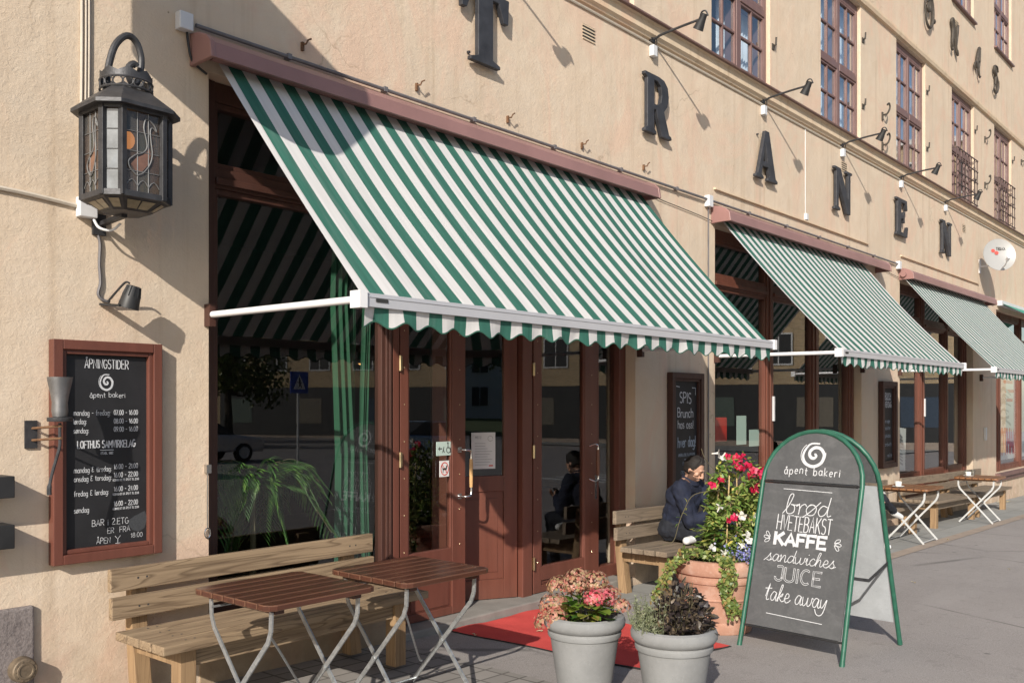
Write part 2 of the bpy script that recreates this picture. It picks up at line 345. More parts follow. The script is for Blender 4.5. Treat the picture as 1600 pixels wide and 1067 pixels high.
M_roadpaint = simple('road_paint', (.6, .6, .58), .8, 0, .1, 6)

# ------------------------------------------------------------------ mesh helpers
class MB:
    def __init__(s): s.v = []; s.f = []; s.mi = []; s.sm = []
    def add(s, vs, fs, mi=0, smooth=False):
        o = len(s.v); s.v += [Vector(p) for p in vs]
        for f in fs: s.f.append([o+i for i in f]); s.mi.append(mi); s.sm.append(smooth)
        return s
    def box(s, x0, x1, y0, y1, z0, z1, mi=0):
        return s.add([(x, y, z) for z in (z0, z1) for y in (y0, y1) for x in (x0, x1)],
              [(0, 2, 3, 1), (4, 5, 7, 6), (0, 1, 5, 4), (2, 6, 7, 3), (0, 4, 6, 2), (1, 3, 7, 5)], mi)
    def bar(s, a, b, wx, wz, up=(0, 0, 1), mi=0):         # a rectangular bar between two points
        a, b = Vector(a), Vector(b); d = (b-a).normalized(); u = Vector(up)
        r = d.cross(u).normalized(); u = r.cross(d).normalized(); q = []
        for p in (a, b):
            for i, j in ((-1, -1), (1, -1), (1, 1), (-1, 1)): q.append(p + r*i*wx/2 + u*j*wz/2)
        return s.add(q, [(3, 2, 1, 0), (4, 5, 6, 7), (0, 1, 5, 4), (1, 2, 6, 5), (2, 3, 7, 6), (3, 0, 4, 7)], mi)
    def tube(s, pts, r, n=8, mi=0, closed=False, cap=True):
        pts = [Vector(p) for p in pts]; m = len(pts); rs = r if isinstance(r, (list, tuple)) else [r]*m
        prev = None; rings = []; o = len(s.v)
        for i, p in enumerate(pts):
            if closed: t = (pts[(i+1) % m]-pts[i-1])
            else: t = pts[min(i+1, m-1)]-pts[max(i-1, 0)]
            t = t.normalized() if t.length > 1e-9 else Vector((0, 0, 1))
            if prev is None:
                a = Vector((0, 0, 1)) if abs(t.z) < .9 else Vector((1, 0, 0)); nrm = t.cross(a).normalized()
            else: nrm = (prev - t*prev.dot(t)).normalized()
            prev = nrm; bn = t.cross(nrm)
            s.v += [p + (nrm*cos(2*pi*k/n)+bn*sin(2*pi*k/n))*rs[i] for k in range(n)]
        for i in range(m if closed else m-1):
            j = (i+1) % m
            for k in range(n):
                s.f.append([o+i*n+k, o+i*n+(k+1) % n, o+j*n+(k+1) % n, o+j*n+k]); s.mi.append(mi); s.sm.append(True)
        if cap and not closed:
            s.f.append([o+k for k in range(n)][::-1]); s.mi.append(mi); s.sm.append(False)
            s.f.append([o+(m-1)*n+k for k in range(n)]); s.mi.append(mi); s.sm.append(False)
        return s
    def lathe(s, prof, n=32, c=(0, 0, 0), mi=0, cap=True, wob=0):
        o = len(s.v); c = Vector(c)
        for r, z in prof:
            for k in range(n):
                a = 2*pi*k/n; q = r*(1+wob*sin(3*a+z*9)); s.v.append(c+Vector((q*cos(a), q*sin(a), z)))
        for i in range(len(prof)-1):
            for k in range(n):
                s.f.append([o+i*n+k, o+i*n+(k+1) % n, o+(i+1)*n+(k+1) % n, o+(i+1)*n+k]); s.mi.append(mi); s.sm.append(True)
        if cap:
            s.f.append([o+k for k in range(n)][::-1]); s.mi.append(mi); s.sm.append(False)
            s.f.append([o+(len(prof)-1)*n+k for k in range(n)]); s.mi.append(mi); s.sm.append(False)
        return s
    def prism(s, loops, P, ax, ay, an, d, mi=0):         # polygon (with holes) extruded by d along an
        P, ax, ay, an = Vector(P), Vector(ax), Vector(ay), Vector(an)
        bm = bmesh.new(); es = []
        for lp in loops:
            vs = [bm.verts.new((x, y, 0)) for x, y in lp]
            for i in range(len(vs)): es.append(bm.edges.new((vs[i-1], vs[i])))
        bmesh.ops.triangle_fill(bm, use_beauty=True, use_dissolve=False, edges=es)
        bm.verts.index_update()
        co = [v.co.copy() for v in bm.verts]; fs = [[v.index for v in f.verts] for f in bm.faces]; bm.free()
        k = len(co); vs = [P+ax*c.x+ay*c.y for c in co] + [P+ax*c.x+ay*c.y+an*d for c in co]
        out = [f[::-1] for f in fs] + [[k+i for i in f] for f in fs]; base = 0
        for lp in loops:
            m = len(lp)
            for i in range(m): out.append([base+i, base+(i+1) % m, k+base+(i+1) % m, k+base+i])
            base += m
        return s.add(vs, out, mi)
    def ell(s, c, r, n=12, m=8, mi=0, M=None):
        c = Vector(c); vs = []; fs = []
        for i in range(m+1):
            t = pi*i/m
            for k in range(n):
                a = 2*pi*k/n; p = Vector((r[0]*sin(t)*cos(a), r[1]*sin(t)*sin(a), r[2]*cos(t)))
                vs.append(c + (M @ p if M else p))
        for i in range(m):
            for k in range(n): fs.append((i*n+k, (i+1)*n+k, (i+1)*n+(k+1) % n, i*n+(k+1) % n))
        return s.add(vs, fs, mi, True)
    def leaf(s, p, d, u, L, W, mi=0, fold=.25):           # folded pointed leaf
        p, d, u = Vector(p), Vector(d).normalized(), Vector(u); r = d.cross(u)
        if r.length < 1e-4: r = d.orthogonal()
        r.normalize(); u = r.cross(d)
        q = [p, p+d*L*.35+r*W/2+u*fold*W, p+d*L*.8+r*W*.32+u*fold*W*.4-u*L*.06, p+d*L-u*L*.15, p+d*L*.8-r*W*.32+u*fold*W*.4-u*L*.06, p+d*L*.35-r*W/2+u*fold*W, p+d*L*.5]
        return s.add(q, [(0, 1, 6), (1, 2, 6), (2, 3, 6), (3, 4, 6), (4, 5, 6), (5, 0, 6)], mi, True)
    def build(s, name, mats, parent=None, world=True, bevel=0, fix=False, angle=35, bmat=-1):
        me = bpy.data.meshes.new(name)
        off = Vector(parent.location) if (parent is not None and world) else Vector((0, 0, 0))
        if parent is not None and world and parent.parent is not None: off = off + Vector(parent.parent.location)
        me.from_pydata([v-off for v in s.v], [], s.f)
        mats = mats if isinstance(mats, (list, tuple)) else [mats]
        for m in mats: me.materials.append(m)
        me.polygons.foreach_set('material_index', s.mi); me.polygons.foreach_set('use_smooth', s.sm)
        if fix:
            bm = bmesh.new(); bm.from_mesh(me); bmesh.ops.recalc_face_normals(bm, faces=bm.faces); bm.to_mesh(me); bm.free()
        me.update()
        if any(s.sm): me.set_sharp_from_angle(angle=R(angle))
        o = bpy.data.objects.new(name, me); COL.objects.link(o)
        if parent is not None: o.parent = parent
        if bevel:
            b = o.modifiers.new('bevel', 'BEVEL'); b.width = bevel; b.segments = 2; b.limit_method = 'ANGLE'; b.angle_limit = R(50); b.material = bmat
        return o
def tag(o, label=None, cat=None, group=None, kind=None):
    if label: o['label'] = label
    if cat: o['category'] = cat
    if group: o['group'] = group
    if kind: o['kind'] = kind
    return o
def thing(name, label, cat, loc=(0, 0, 0), rz=0, group=None):
    o = bpy.data.objects.new(name, None); COL.objects.link(o); o.location = loc; o.rotation_euler = (0, 0, rz); o.empty_display_size = .1
    return tag(o, label, cat, group)
def dup(root, loc, rz=0, label=None, scale=None):
    def cp(o, par):
        c = o.copy(); COL.objects.link(c)
        if par is not None: c.parent = par
        for ch in list(o.children): cp(ch, c)
        return c
    r = cp(root, None); r.location = loc; r.rotation_euler = (0, 0, rz)
    if scale: r.scale = (scale,)*3
    if label: r['label'] = label
    return r
def arc(cx, cy, rx, ry, a0, a1, n=10):
    return [(cx+rx*cos(R(a0+(a1-a0)*i/n)), cy+ry*sin(R(a0+(a1-a0)*i/n))) for i in range(n+1)]
def cat(pts, k=5):                                      # Catmull-Rom smoothing (2D or 3D)
    pts = [Vector(p) for p in pts]
    if len(pts) < 3: return pts
    out = []
    for i in range(len(pts)-1):
        p0, p1, p2, p3 = pts[max(i-1, 0)], pts[i], pts[i+1], pts[min(i+2, len(pts)-1)]
        for j in range(k):
            t = j/k; out.append(.5*((2*p1)+(p2-p0)*t+(2*p0-5*p1+4*p2-p3)*t*t+(3*p1-p0-3*p2+p3)*t**3))
    out.append(pts[-1]); return out

# ------------------------------------------------------------------ stroke lettering (chalk)
GL = {}
def g(ch, wd, *st): GL[ch] = (wd, [list(x) for x in st])
g('A', .56, [(0, 0), (.28, 1), (.56, 0)], [(.1, .34), (.46, .34)])
g('Å', .56, [(0, 0), (.28, .95), (.56, 0)], [(.1, .32), (.46, .32)], arc(.28, 1.1, .09, .09, 0, 360, 8))
g('B', .5, [(0, 0), (0, 1)], [(0, 1)]+arc(.24, .76, .22, .24, 90, -90, 6)+[(0, .52)], [(0, .52)]+arc(.26, .26, .24, .26, 90, -90, 6)+[(0, 0)])
g('C', .52, arc(.28, .5, .28, .5, 55, 305, 12))
g('D', .52, [(0, 0), (0, 1)], [(0, 1)]+arc(.16, .5, .36, .5, 90, -90, 10)+[(0, 0)])
g('E', .46, [(.46, 1), (0, 1), (0, 0), (.46, 0)], [(0, .52), (.38, .52)])
g('F', .45, [(.45, 1), (0, 1), (0, 0)], [(0, .52), (.36, .52)])
g('G', .54, arc(.28, .5, .28, .5, 55, 340, 12)+[(.56, .45), (.34, .45)])
g('H', .52, [(0, 0), (0, 1)], [(.52, 0), (.52, 1)], [(0, .5), (.52, .5)])
g('I', .1, [(.05, 0), (.05, 1)])
g('J', .42, [(.1, 1), (.42, 1), (.42, .24)]+arc(.22, .22, .2, .22, 0, -190, 8))
g('K', .5, [(0, 0), (0, 1)], [(.48, 1), (.02, .45)], [(.16, .58), (.5, 0)])
g('L', .42, [(0, 1), (0, 0), (.42, 0)])
g('M', .62, [(0, 0), (0, 1), (.31, .35), (.62, 1), (.62, 0)])
g('N', .52, [(0, 0), (0, 1), (.52, 0), (.52, 1)])
g('O', .56, arc(.28, .5, .28, .5, 90, 450, 16))
g('Ø', .56, arc(.28, .5, .28, .5, 90, 450, 16), [(.05, -.05), (.52, 1.05)])
g('P', .48, [(0, 0), (0, 1)], [(0, 1)]+arc(.24, .74, .24, .26, 90, -90, 8)+[(0, .48)])
g('R', .5, [(0, 0), (0, 1)], [(0, 1)]+arc(.24, .75, .24, .25, 90, -90, 8)+[(0, .5)], [(.2, .5), (.5, 0)])
g('S', .46, arc(.23, .76, .22, .24, 40, 250, 8)+arc(.23, .25, .23, .26, 80, -140, 8))
g('T', .5, [(0, 1), (.5, 1)], [(.25, 1), (.25, 0)])
g('U', .52, [(0, 1)]+arc(.26, .26, .26, .26, 180, 360, 8)+[(.52, 1)])
g('V', .54, [(0, 1), (.27, 0), (.54, 1)])
g('X', .5, [(0, 1), (.5, 0)], [(.5, 1), (0, 0)])
g('Y', .5, [(0, 1), (.25, .5), (.5, 1)], [(.25, .5), (.25, 0)], [(.05, 0), (.45, 0)])
g('0', .44, arc(.22, .5, .22, .5, 90, 450, 14)); g('1', .2, [(0, .8), (.16, 1), (.16, 0)])
g('2', .44, arc(.22, .75, .22, .25, 160, -30, 8)+[(0, 0), (.44, 0)])
g('3', .42, arc(.2, .76, .2, .24, 150, -80, 8)+arc(.2, .26, .22, .26, 80, -150, 8))
g('6', .44, [(.36, .98)]+arc(.22, .3, .22, .3, 150, 510, 14)); g('9', .44, arc(.22, .7, .22, .3, -30, 330, 14)+[(.12, 0)])
g('4', .44, [(.34, 0), (.34, 1), (0, .3), (.44, .3)]); g('5', .42, [(.4, 1), (.06, 1), (.04, .58)]+arc(.2, .31, .22, .31, 120, -140, 8))
g('W', .7, [(0, 1), (.17, 0), (.35, .8), (.53, 0), (.7, 1)])
g('7', .4, [(0, 1), (.4, 1), (.1, 0)])
g('8', .42, arc(.21, .76, .18, .24, 270, 630, 12), arc(.21, .26, .21, .26, 90, 450, 12))
g('.', .1, [(.04, 0), (.06, .06)]); g(':', .1, [(.04, .08), (.06, .14)], [(.04, .5), (.06, .56)]); g('-', .3, [(.02, .45), (.28, .45)])
g('!', .1, [(.05, 1), (.05, .3)], [(.05, .0), (.06, .06)]); g(' ', .28); g('&', .44, [(.4, .95), (.1, 1), (.08, .56), (.3, .52), (.05, .44), (.05, .06), (.42, .1)])
X = .62
g('a', .42, arc(.2, .3, .2, .31, 60, 420, 12), [(.41, .6), (.41, .06), (.48, 0)])
g('å', .42, arc(.2, .3, .2, .31, 60, 420, 12), [(.41, .6), (.41, .06), (.48, 0)], arc(.22, .86, .07, .08, 0, 360, 8))
g('b', .42, [(0, 1), (0, 0)], arc(.21, .3, .21, .31, 180, -180, 12)); g('c', .36, arc(.2, .3, .2, .31, 50, 310, 10))
g('d', .42, arc(.2, .3, .2, .31, 30, 390, 12), [(.41, 1), (.41, 0)]); g('e', .38, [(.02, .32), (.38, .34)]+arc(.2, .3, .19, .31, 10, 310, 10))
g('f', .3, [(.32, .96), (.2, 1), (.12, .85), (.12, 0)], [(0, .58), (.28, .58)]); g('g', .42, arc(.2, .3, .2, .31, 30, 390, 12), [(.41, .6), (.41, -.2), (.25, -.36), (.03, -.28)])
g('h', .4, [(0, 1), (0, 0)], [(0, .4)]+arc(.2, .4, .2, .22, 150, 0, 6)+[(.4, 0)]); g('i', .1, [(.05, .6), (.05, 0)], [(.05, .8), (.06, .85)])
g('k', .38, [(0, 1), (0, 0)], [(.34, .6), (.02, .26), (.38, 0)]); g('l', .1, [(.05, 1), (.05, 0)])
g('m', .6, [(0, .6), (0, 0)], [(0, .4)]+arc(.15, .42, .15, .2, 150, 0, 6)+[(.3, 0)], [(.3, .4)]+arc(.45, .42, .15, .2, 150, 0, 6)+[(.6, 0)])
g('n', .4, [(0, .6), (0, 0)], [(0, .4)]+arc(.2, .4, .2, .22, 150, 0, 6)+[(.4, 0)]); g('o', .42, arc(.21, .3, .21, .31, 90, 450, 12))
g('ø', .42, arc(.21, .3, .21, .31, 90, 450, 12), [(0, -.04), (.44, .68)]); g('p', .42, [(0, .6), (0, -.36)], arc(.21, .3, .21, .31, 180, -180, 12))
g('r', .28, [(0, .6), (0, 0)], [(0, .36)]+arc(.18, .38, .18, .22, 160, 50, 5)); g('s', .34, arc(.17, .45, .15, .16, 40, 250, 6)+arc(.17, .16, .17, .17, 80, -150, 6))
g('t', .3, [(.14, .9), (.14, .08), (.28, 0)], [(0, .6), (.3, .6)]); g('u', .4, [(0, .6)]+arc(.2, .2, .2, .2, 180, 360, 6)+[(.4, .6)], [(.4, .6), (.4, 0)])
g('v', .4, [(0, .6), (.2, 0), (.4, .6)]); g('w', .56, [(0, .6), (.14, 0), (.28, .5), (.42, 0), (.56, .6)]); g('y', .4, [(0, .6), (.2, .05)], [(.4, .6), (.1, -.36)])
# joined handwriting: every letter starts and ends on the join line
SC = {
 'b': (.44, [[(-.1, .0), (.12, .45), (.26, .98), (.17, 1.05), (.08, .8), (.04, .15), (.16, 0), (.34, .12), (.34, .42), (.2, .5), (.36, .48), (.52, .52)]]),
 'r': (.32, [[(-.04, .42), (.06, .52), (.07, .56), (.1, .3), (.08, 0)], [(.08, .2), (.16, .46), (.3, .56), (.36, .46)]]),
 'ø': (.46, [[(.36, .5), (.18, .56), (.03, .3), (.12, .02), (.34, .06), (.42, .36), (.3, .56), (.12, .5)], [(-.08, -.12), (.2, .2), (.56, .72)]]),
 'd': (.46, [[(.36, .48), (.18, .54), (.03, .26), (.1, .02), (.26, .08), (.38, .4), (.46, 1.0), (.38, .3), (.4, .03), (.52, .08)]]),
 's': (.36, [[(-.14, -.02), (.08, .28), (.22, .6), (.2, .4), (.3, .2), (.2, 0), (.04, .06)], [(.2, 0), (.4, .14)]]),
 'a': (.46, [[(.36, .48), (.18, .54), (.03, .26), (.1, .02), (.26, .08), (.38, .5), (.36, .12), (.44, 0), (.54, .14)]]),
 'n': (.46, [[(-.02, .4), (.05, .54), (.06, .0)], [(.06, .1), (.2, .48), (.32, .5), (.32, .1), (.38, 0), (.5, .14)]]),
 'w': (.62, [[(0, .5), (.04, .1), (.14, 0), (.28, .2), (.32, .5), (.32, .12), (.42, 0), (.56, .2), (.58, .5), (.66, .46)]]),
 'i': (.22, [[(0, .2), (.1, .52), (.08, .1), (.14, 0), (.26, .14)], [(.14, .76), (.15, .8)]]),
 'c': (.34, [[(.32, .44), (.2, .54), (.04, .3), (.1, .02), (.26, .02), (.4, .16)]]),
 'h': (.44, [[(-.02, .1), (.16, .6), (.24, .98), (.14, .98), (.06, .4), (.05, 0)], [(.05, .1), (.18, .46), (.3, .48), (.3, .1), (.36, 0), (.48, .14)]]),
 'e': (.36, [[(0, .2), (.26, .3), (.26, .5), (.12, .52), (.04, .22), (.14, 0), (.3, .04), (.42, .18)]]),
 't': (.34, [[(.04, .2), (.2, 1.0), (.12, .2), (.16, 0), (.3, .06)], [(-.06, .68), (.36, .72)]]),
 'k': (.42, [[(-.02, .1), (.16, .6), (.22, .98), (.13, .95), (.06, .4), (.05, 0)], [(.06, .2), (.3, .5), (.26, .32), (.1, .26), (.3, .02), (.46, .1)]]),
 'y': (.46, [[(.02, .5), (.06, .12), (.18, .06), (.36, .52)], [(.38, .52), (.28, -.2), (.1, -.42), (-.12, -.36), (-.26, -.1)]]),
 ' ': (.3, []),
}
class Plane:
    def __init__(s, O, ax, ay): s.O = Vector(O); s.ax = Vector(ax).normalized(); s.ay = Vector(ay).normalized(); s.an = s.ax.cross(s.ay)
    def p(s, x, y, h=0): return s.O + s.ax*x + s.ay*y + s.an*h
LAYER = [0]
def ribbon(mb, pl, pts, wd, mi=0, closed=False, lift=.0012, rise=.0004):
    pts = [Vector((p[0], p[1])) for p in pts]; o = len(mb.v); m = len(pts)
    LAYER[0] = (LAYER[0]+1) % 12; base = lift + LAYER[0]*.00006
    if m < 2: return
    for i, p in enumerate(pts):
        d = pts[min(i+1, m-1)]-pts[max(i-1, 0)]
        if d.length < 1e-9: d = Vector((1, 0))
        d.normalize(); nr = Vector((-d.y, d.x)); hw = (wd[i] if isinstance(wd, list) else wd)/2
        e = Vector((0, 0)) if 0 < i < m-1 else d*(hw*.6)*(1 if i else -1)
        h = base + rise*i/m
        a, b = p+nr*hw+e, p-nr*hw+e
        mb.v += [pl.p(a.x, a.y, h), pl.p(b.x, b.y, h)]
    for i in range(m-1):
        mb.f.append([o+2*i, o+2*i+1, o+2*i+3, o+2*i+2]); mb.mi.append(mi); mb.sm.append(False)
def text_width(t, font, sx, sp): return sum(font[c][0]*sx+sp for c in t)-sp
def write(mb, pl, t, x, y, h, width=None, stroke=.1, sx=1, sp=.16, script=False, shear=0, mi=0, align='c', jit=.02, outline=0):
    font = SC if script else GL
    if script: sp = 0.02
    tw = text_width(t, font, sx, sp)
    if width: k = width/(tw*h); sx *= k; sp *= k; tw *= k
    cx = x - (tw*h/2 if align == 'c' else 0)
    for ch in t:
        wd, sts = font[ch]
        dy = rnd.uniform(-jit, jit)*h
        for st in sts:
            pts = [(cx+(px*sx+shear*py)*h, y+py*h+dy) for px, py in st]
            q = cat(pts, 4) if (script or len(pts) > 4) else [Vector(p) for p in pts]
            if outline:
                for sgn in (-1, 1):
                    oo = []
                    for i, p in enumerate(q):
                        d = q[min(i+1, len(q)-1)]-q[max(i-1, 0)]; d = d.normalized() if d.length > 1e-9 else Vector((1, 0))
                        oo.append(p+Vector((-d.y, d.x))*sgn*outline*h)
                    ribbon(mb, pl, oo, stroke*h, mi)
                for e in (0, -1): 
                    d = (q[1]-q[0]) if e == 0 else (q[-1]-q[-2]); d.normalize(); nn = Vector((-d.y, d.x))*outline*h
                    ribbon(mb, pl, [q[e]+nn, q[e]-nn], stroke*h, mi)
            else: ribbon(mb, pl, q, stroke*h, mi)
        cx += (wd*sx+sp)*h
def spiral(mb, pl, cx, cy, r, mi=0, sx=1):
    keys = [(70, 1.0), (120, 1.0), (180, 1.0), (225, 1.02), (270, 1.0), (315, .95), (360, .86), (405, .72), (450, .6), (500, .5), (540, .43), (585, .36), (630, .3), (680, .22), (730, .12), (760, .05)]
    pts = [(cx+sx*r*q*cos(R(a))+.04*r, cy+r*q*sin(R(a))) for a, q in keys]
    pts = cat(pts, 5); n = len(pts)
    ribbon(mb, pl, pts, [r*(.12+.14*min(1, i/(.25*n))*(1 if i < .75*n else max(.35, (n-i)/(.25*n)))) for i in range(n)], mi)
    p2 = [(cx-.06*r+sx*1.1*r*cos(R(a)), cy+1.05*r*sin(R(a))) for a in range(130, 372, 8)]
    ribbon(mb, pl, p2, r*.06, mi)

# ------------------------------------------------------------------ setting: street, pavement
def slab(name, x0, x1, y0, y1, mat, lift, xs=1):
    mb = MB(); mb.add([(x0, y0, G(x0)+lift), (x1, y0, G(x1)+lift), (x1, y1, G(x1)+lift), (x0, y1, G(x0)+lift)], [(0, 1, 2, 3)])
    return tag(mb.build(name, mat), kind='structure')
slab('street', -150, 260, -160, 1.0, M_asphalt, 0)
slab('brick_pavement', -8, 4.36, -3.2, 0.02, M_pavers, .004)
slab('flagstone_pavement', 6.72, 40, -1.03, 0.02, M_flags, .004)
slab('kerb', 9.4, 40, -1.2, -1.031, M_kerb, .006)
slab('park_grass', -120, 29, -90, -38, M_grass, .05)
slab('far_pavement', 44, 120, -70, -11, M_flags, .05)
for k in range(6): slab('crossing_stripe', 19+.9*k, 19.45+.9*k, -10.5, -6.5, M_roadpaint, .004)

# ------------------------------------------------------------------ the café building
bld = thing('cafe_building', 'long ochre plastered building with brown framed shop windows and two rows of upper windows', 'building')
UPX = [.17+2.935*k for k in range(-2, 10)]
OPEN = [(2.96, 4.5, .36, 3.6), (4.5, 7.49, .0, 3.6), (9.05, 13.37, .28, 3.6), (15.0, 19.15, .22, 3.6), (20.87, 25.3, .24, 3.6)]
for x in UPX: OPEN += [(x, x+1.43, 5.40, 7.36), (x, x+1.43, 8.93, 10.95)]
def wall():
    X0, X1, Z0, Z1, T = -8, 34, -1.2, 13.2, .32
    xs = sorted({X0, X1} | {o[0] for o in OPEN} | {o[1] for o in OPEN}); zs = sorted({Z0, Z1} | {o[2] for o in OPEN} | {o[3] for o in OPEN})
    def op(i, j):
        if not (0 <= i < len(xs)-1 and 0 <= j < len(zs)-1): return False
        cx, cz = (xs[i]+xs[i+1])/2, (zs[j]+zs[j+1])/2
        return any(a < cx < b and c < cz < d for a, b, c, d in OPEN)
    mb = MB()
    for i in range(len(xs)-1):
        for j in range(len(zs)-1):
            a, b, c, d = xs[i], xs[i+1], zs[j], zs[j+1]
            if not op(i, j):
                mb.add([(a, 0, c), (b, 0, c), (b, 0, d), (a, 0, d)], [(0, 1, 2, 3)]); mb.add([(a, T, c), (b, T, c), (b, T, d), (a, T, d)], [(3, 2, 1, 0)])
            else:
                if not op(i-1, j): mb.add([(a, 0, c), (a, T, c), (a, T, d), (a, 0, d)], [(0, 3, 2, 1)])
                if not op(i+1, j): mb.add([(b, 0, c), (b, T, c), (b, T, d), (b, 0, d)], [(0, 1, 2, 3)])
                if not op(i, j-1): mb.add([(a, 0, c), (b, 0, c), (b, T, c), (a, T, c)], [(0, 1, 2, 3)])
                if not op(i, j+1): mb.add([(a, 0, d), (b, 0, d), (b, T, d), (a, T, d)], [(3, 2, 1, 0)])
    # sides, back, top
    mb.add([(X0, 0, Z0), (X0, 9, Z0), (X0, 9, Z1), (X0, 0, Z1)], [(0, 3, 2, 1)]); mb.add([(X1, 0, Z0), (X1, 9, Z0), (X1, 9, Z1), (X1, 0, Z1)], [(0, 1, 2, 3)])
    mb.add([(X0, 9, Z0), (X1, 9, Z0), (X1, 9, Z1), (X0, 9, Z1)], [(3, 2, 1, 0)]); mb.add([(X0, 0, Z1), (X1, 0, Z1), (X1, 9, Z1), (X0, 9, Z1)], [(0, 1, 2, 3)])
    mb.build('wall', M_wall, bld)
wall()
mb = MB()
for z0, z1, y0, y1 in ((-1.1, 3.95, .33, 7), (4.6, 7.9, .33, 2.6), (8.4, 11.6, .33, 2.6)):
    mb.box(-7.9, 33.9, y0+.004, y1, z0, z1)
# drop the street-side faces of the room boxes so the windows open into them
mb.f = [f for i, f in enumerate(mb.f) if i % 6 != 2]; mb.mi = [0]*len(mb.f); mb.sm = [False]*len(mb.f)
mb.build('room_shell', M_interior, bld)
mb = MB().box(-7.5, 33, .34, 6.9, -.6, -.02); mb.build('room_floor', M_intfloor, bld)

def moulding(name, prof, mat, x0=-8, x1=34):
    mb = MB(); n = len(prof)
    mb.add([(x0, y, z) for y, z in prof]+[(x1, y, z) for y, z in prof], [(i, (i+1) % n, n+(i+1) % n, n+i) for i in range(n)]+[tuple(range(n))[::-1], tuple(range(n, 2*n))])
    return mb.build(name, mat, bld, fix=True)
moulding('string_course', [(0.002, 5.205), (-.025, 5.21), (-.03, 5.225), (-.055, 5.245), (-.055, 5.34), (-.075, 5.355), (0.002, 5.358)], M_mould)
moulding('sill_flashing', [(0.002, 5.362), (-.115, 5.352), (-.118, 5.366), (0.002, 5.392)], M_mauve)
moulding('upper_band', [(0.002, 7.375), (-.045, 7.385), (-.06, 7.43), (-.06, 7.47), (0.002, 7.52)], M_mould)

def upper_window(x0, z0, hh):
    W = 1.43; x1 = x0+W; z1 = z0+hh; y = .05; J = .06; zt = z0+hh*.46; xm = (x0+x1)/2
    f = MB()
    f.box(x0+.002, x0+J, y, .2, z0+.002, z1-.002); f.box(x1-J, x1-.002, y, .2, z0+.002, z1-.002)
    f.box(x0+J, x1-J, y+.002, .2, z0+.002, z0+.075); f.box(x0+J, x1-J, y+.002, .2, z1-.11, z1-.002)
    f.box(xm-.045, xm+.045, y-.005, .2, z0+.075, z1-.11)
    for a, b in ((x0+J, xm-.045), (xm+.045, x1-J)): f.box(a, b, y-.009, .2, zt-.045, zt+.045)
    fo = f.build('window', M_mauve, bld, bevel=.006)
    s = MB(); p = MB(); c = MB()
    for a, b in ((x0+J, xm-.045), (xm+.045, x1-J)):
        for c0, c1 in ((z0+.075, zt-.045), (zt+.045, z1-.11)):
            q = y+.004
            s.box(a+.001, a+.026, q, q+.05, c0+.001, c1-.001); s.box(b-.026, b-.001, q, q+.05, c0+.001, c1-.001)
            s.box(a+.026, b-.026, q+.001, q+.049, c0+.001, c0+.03); s.box(a+.026, b-.026, q+.001, q+.049, c1-.026, c1-.001)
            mx, mz = (a+b)/2, (c0+c1)/2
            s.box(mx-.011, mx+.011, q+.004, q+.046, c0+.03, c1-.026); s.box(a+.026, mx-.011, q+.006, q+.044, mz-.011, mz+.011); s.box(mx+.011, b-.026, q+.006, q+.044, mz-.011, mz+.011)
            p.add([(a+.026, q+.026, c0+.03), (b-.026, q+.026, c0+.03), (b-.026, q+.026, c1-.026), (a+.026, q+.026, c1-.026)], [(0, 1, 2, 3)])
    s.build('casement', M_mauve, fo); p.build('pane', M_upglass, fo)
    r = random.Random(int(x0*100)+int(z0))
    for a, b in ((x0+.05, x0+.3+r.uniform(0, .12)), (x1-.36-r.uniform(0, .12), x1-.05), (xm-.16, xm+.12)):
        n = 26; pts = [(a+(b-a)*i/n, .235+.02*sin(i*1.55+r.random())) for i in range(n+1)]
        c.add([(px, py, z0+.05) for px, py in pts]+[(px, py, z1) for px, py in pts], [(i, i+1, n+2+i, n+1+i) for i in range(n)], 0, True)
    c.build('curtain', M_curtain_white, fo)
    sl_ = MB().box(x0-.03, x1+.03, -.06, .085, z0-.03 if z0 > 8 else z0-.004, z0+.001) if z0 > 8 else None
    if sl_: sl_.build('sill', M_mauve, fo)
for x in UPX:
    if x+1.43 < 4.5: continue
    upper_window(x, 5.40, 1.96)
    if x > 10: upper_window(x, 8.93, 2.02)
    else: upper_window(x, 8.93, 2.02) if x > 6 else None

Y = .12                                                  # face of the shop joinery
def shop_window(x0, x1, z0, posts, mat, ztop=3.6, tr=(2.96, 3.08), low=None):
    """posts: list of (xa, xb) uprights, first and last are the jambs"""
    f = MB(); p = MB()
    for k, (a, b) in enumerate(posts):
        f.box(a, b, Y-.01, Y+.1, z0+.002, ztop-.002)
        f.box(a+(b-a)*.35, a+(b-a)*.65, Y-.024, Y-.0105, z0+.004, ztop-.004)
    for (a0, a), (b, b1) in zip(posts[:-1], posts[1:]):
        f.box(a, b, Y, Y+.1, z0+.002, z0+.1); f.box(a, b, Y, Y+.1, ztop-.12, ztop-.002)
        f.box(a, b, Y-.004, Y+.1, tr[0], tr[1]); f.box(a, b, Y-.03, Y-.0045, tr[0]+.02, tr[0]+.06)
        zl = z0+.1
        if low: f.box(a, b, Y+.012, Y+.09, zl, low); zl = low
        for c0, c1 in ((zl, tr[0]), (tr[1], ztop-.12)):
            f.box(a, a+.03, Y+.01, Y+.085, c0, c1); f.box(b-.03, b, Y+.01, Y+.085, c0, c1)
            f.box(a+.03, b-.03, Y+.012, Y+.083, c0, c0+.035); f.box(a+.03, b-.03, Y+.012, Y+.083, c1-.035, c1)
            p.add([(a+.03, Y+.05, c0+.035), (b-.03, Y+.05, c0+.035), (b-.03, Y+.05, c1-.035), (a+.03, Y+.05, c1-.035)], [(0, 1, 2, 3)])
    o = f.build('shop_window', mat, bld, bevel=.004); p.build('pane', M_glass, o); return o
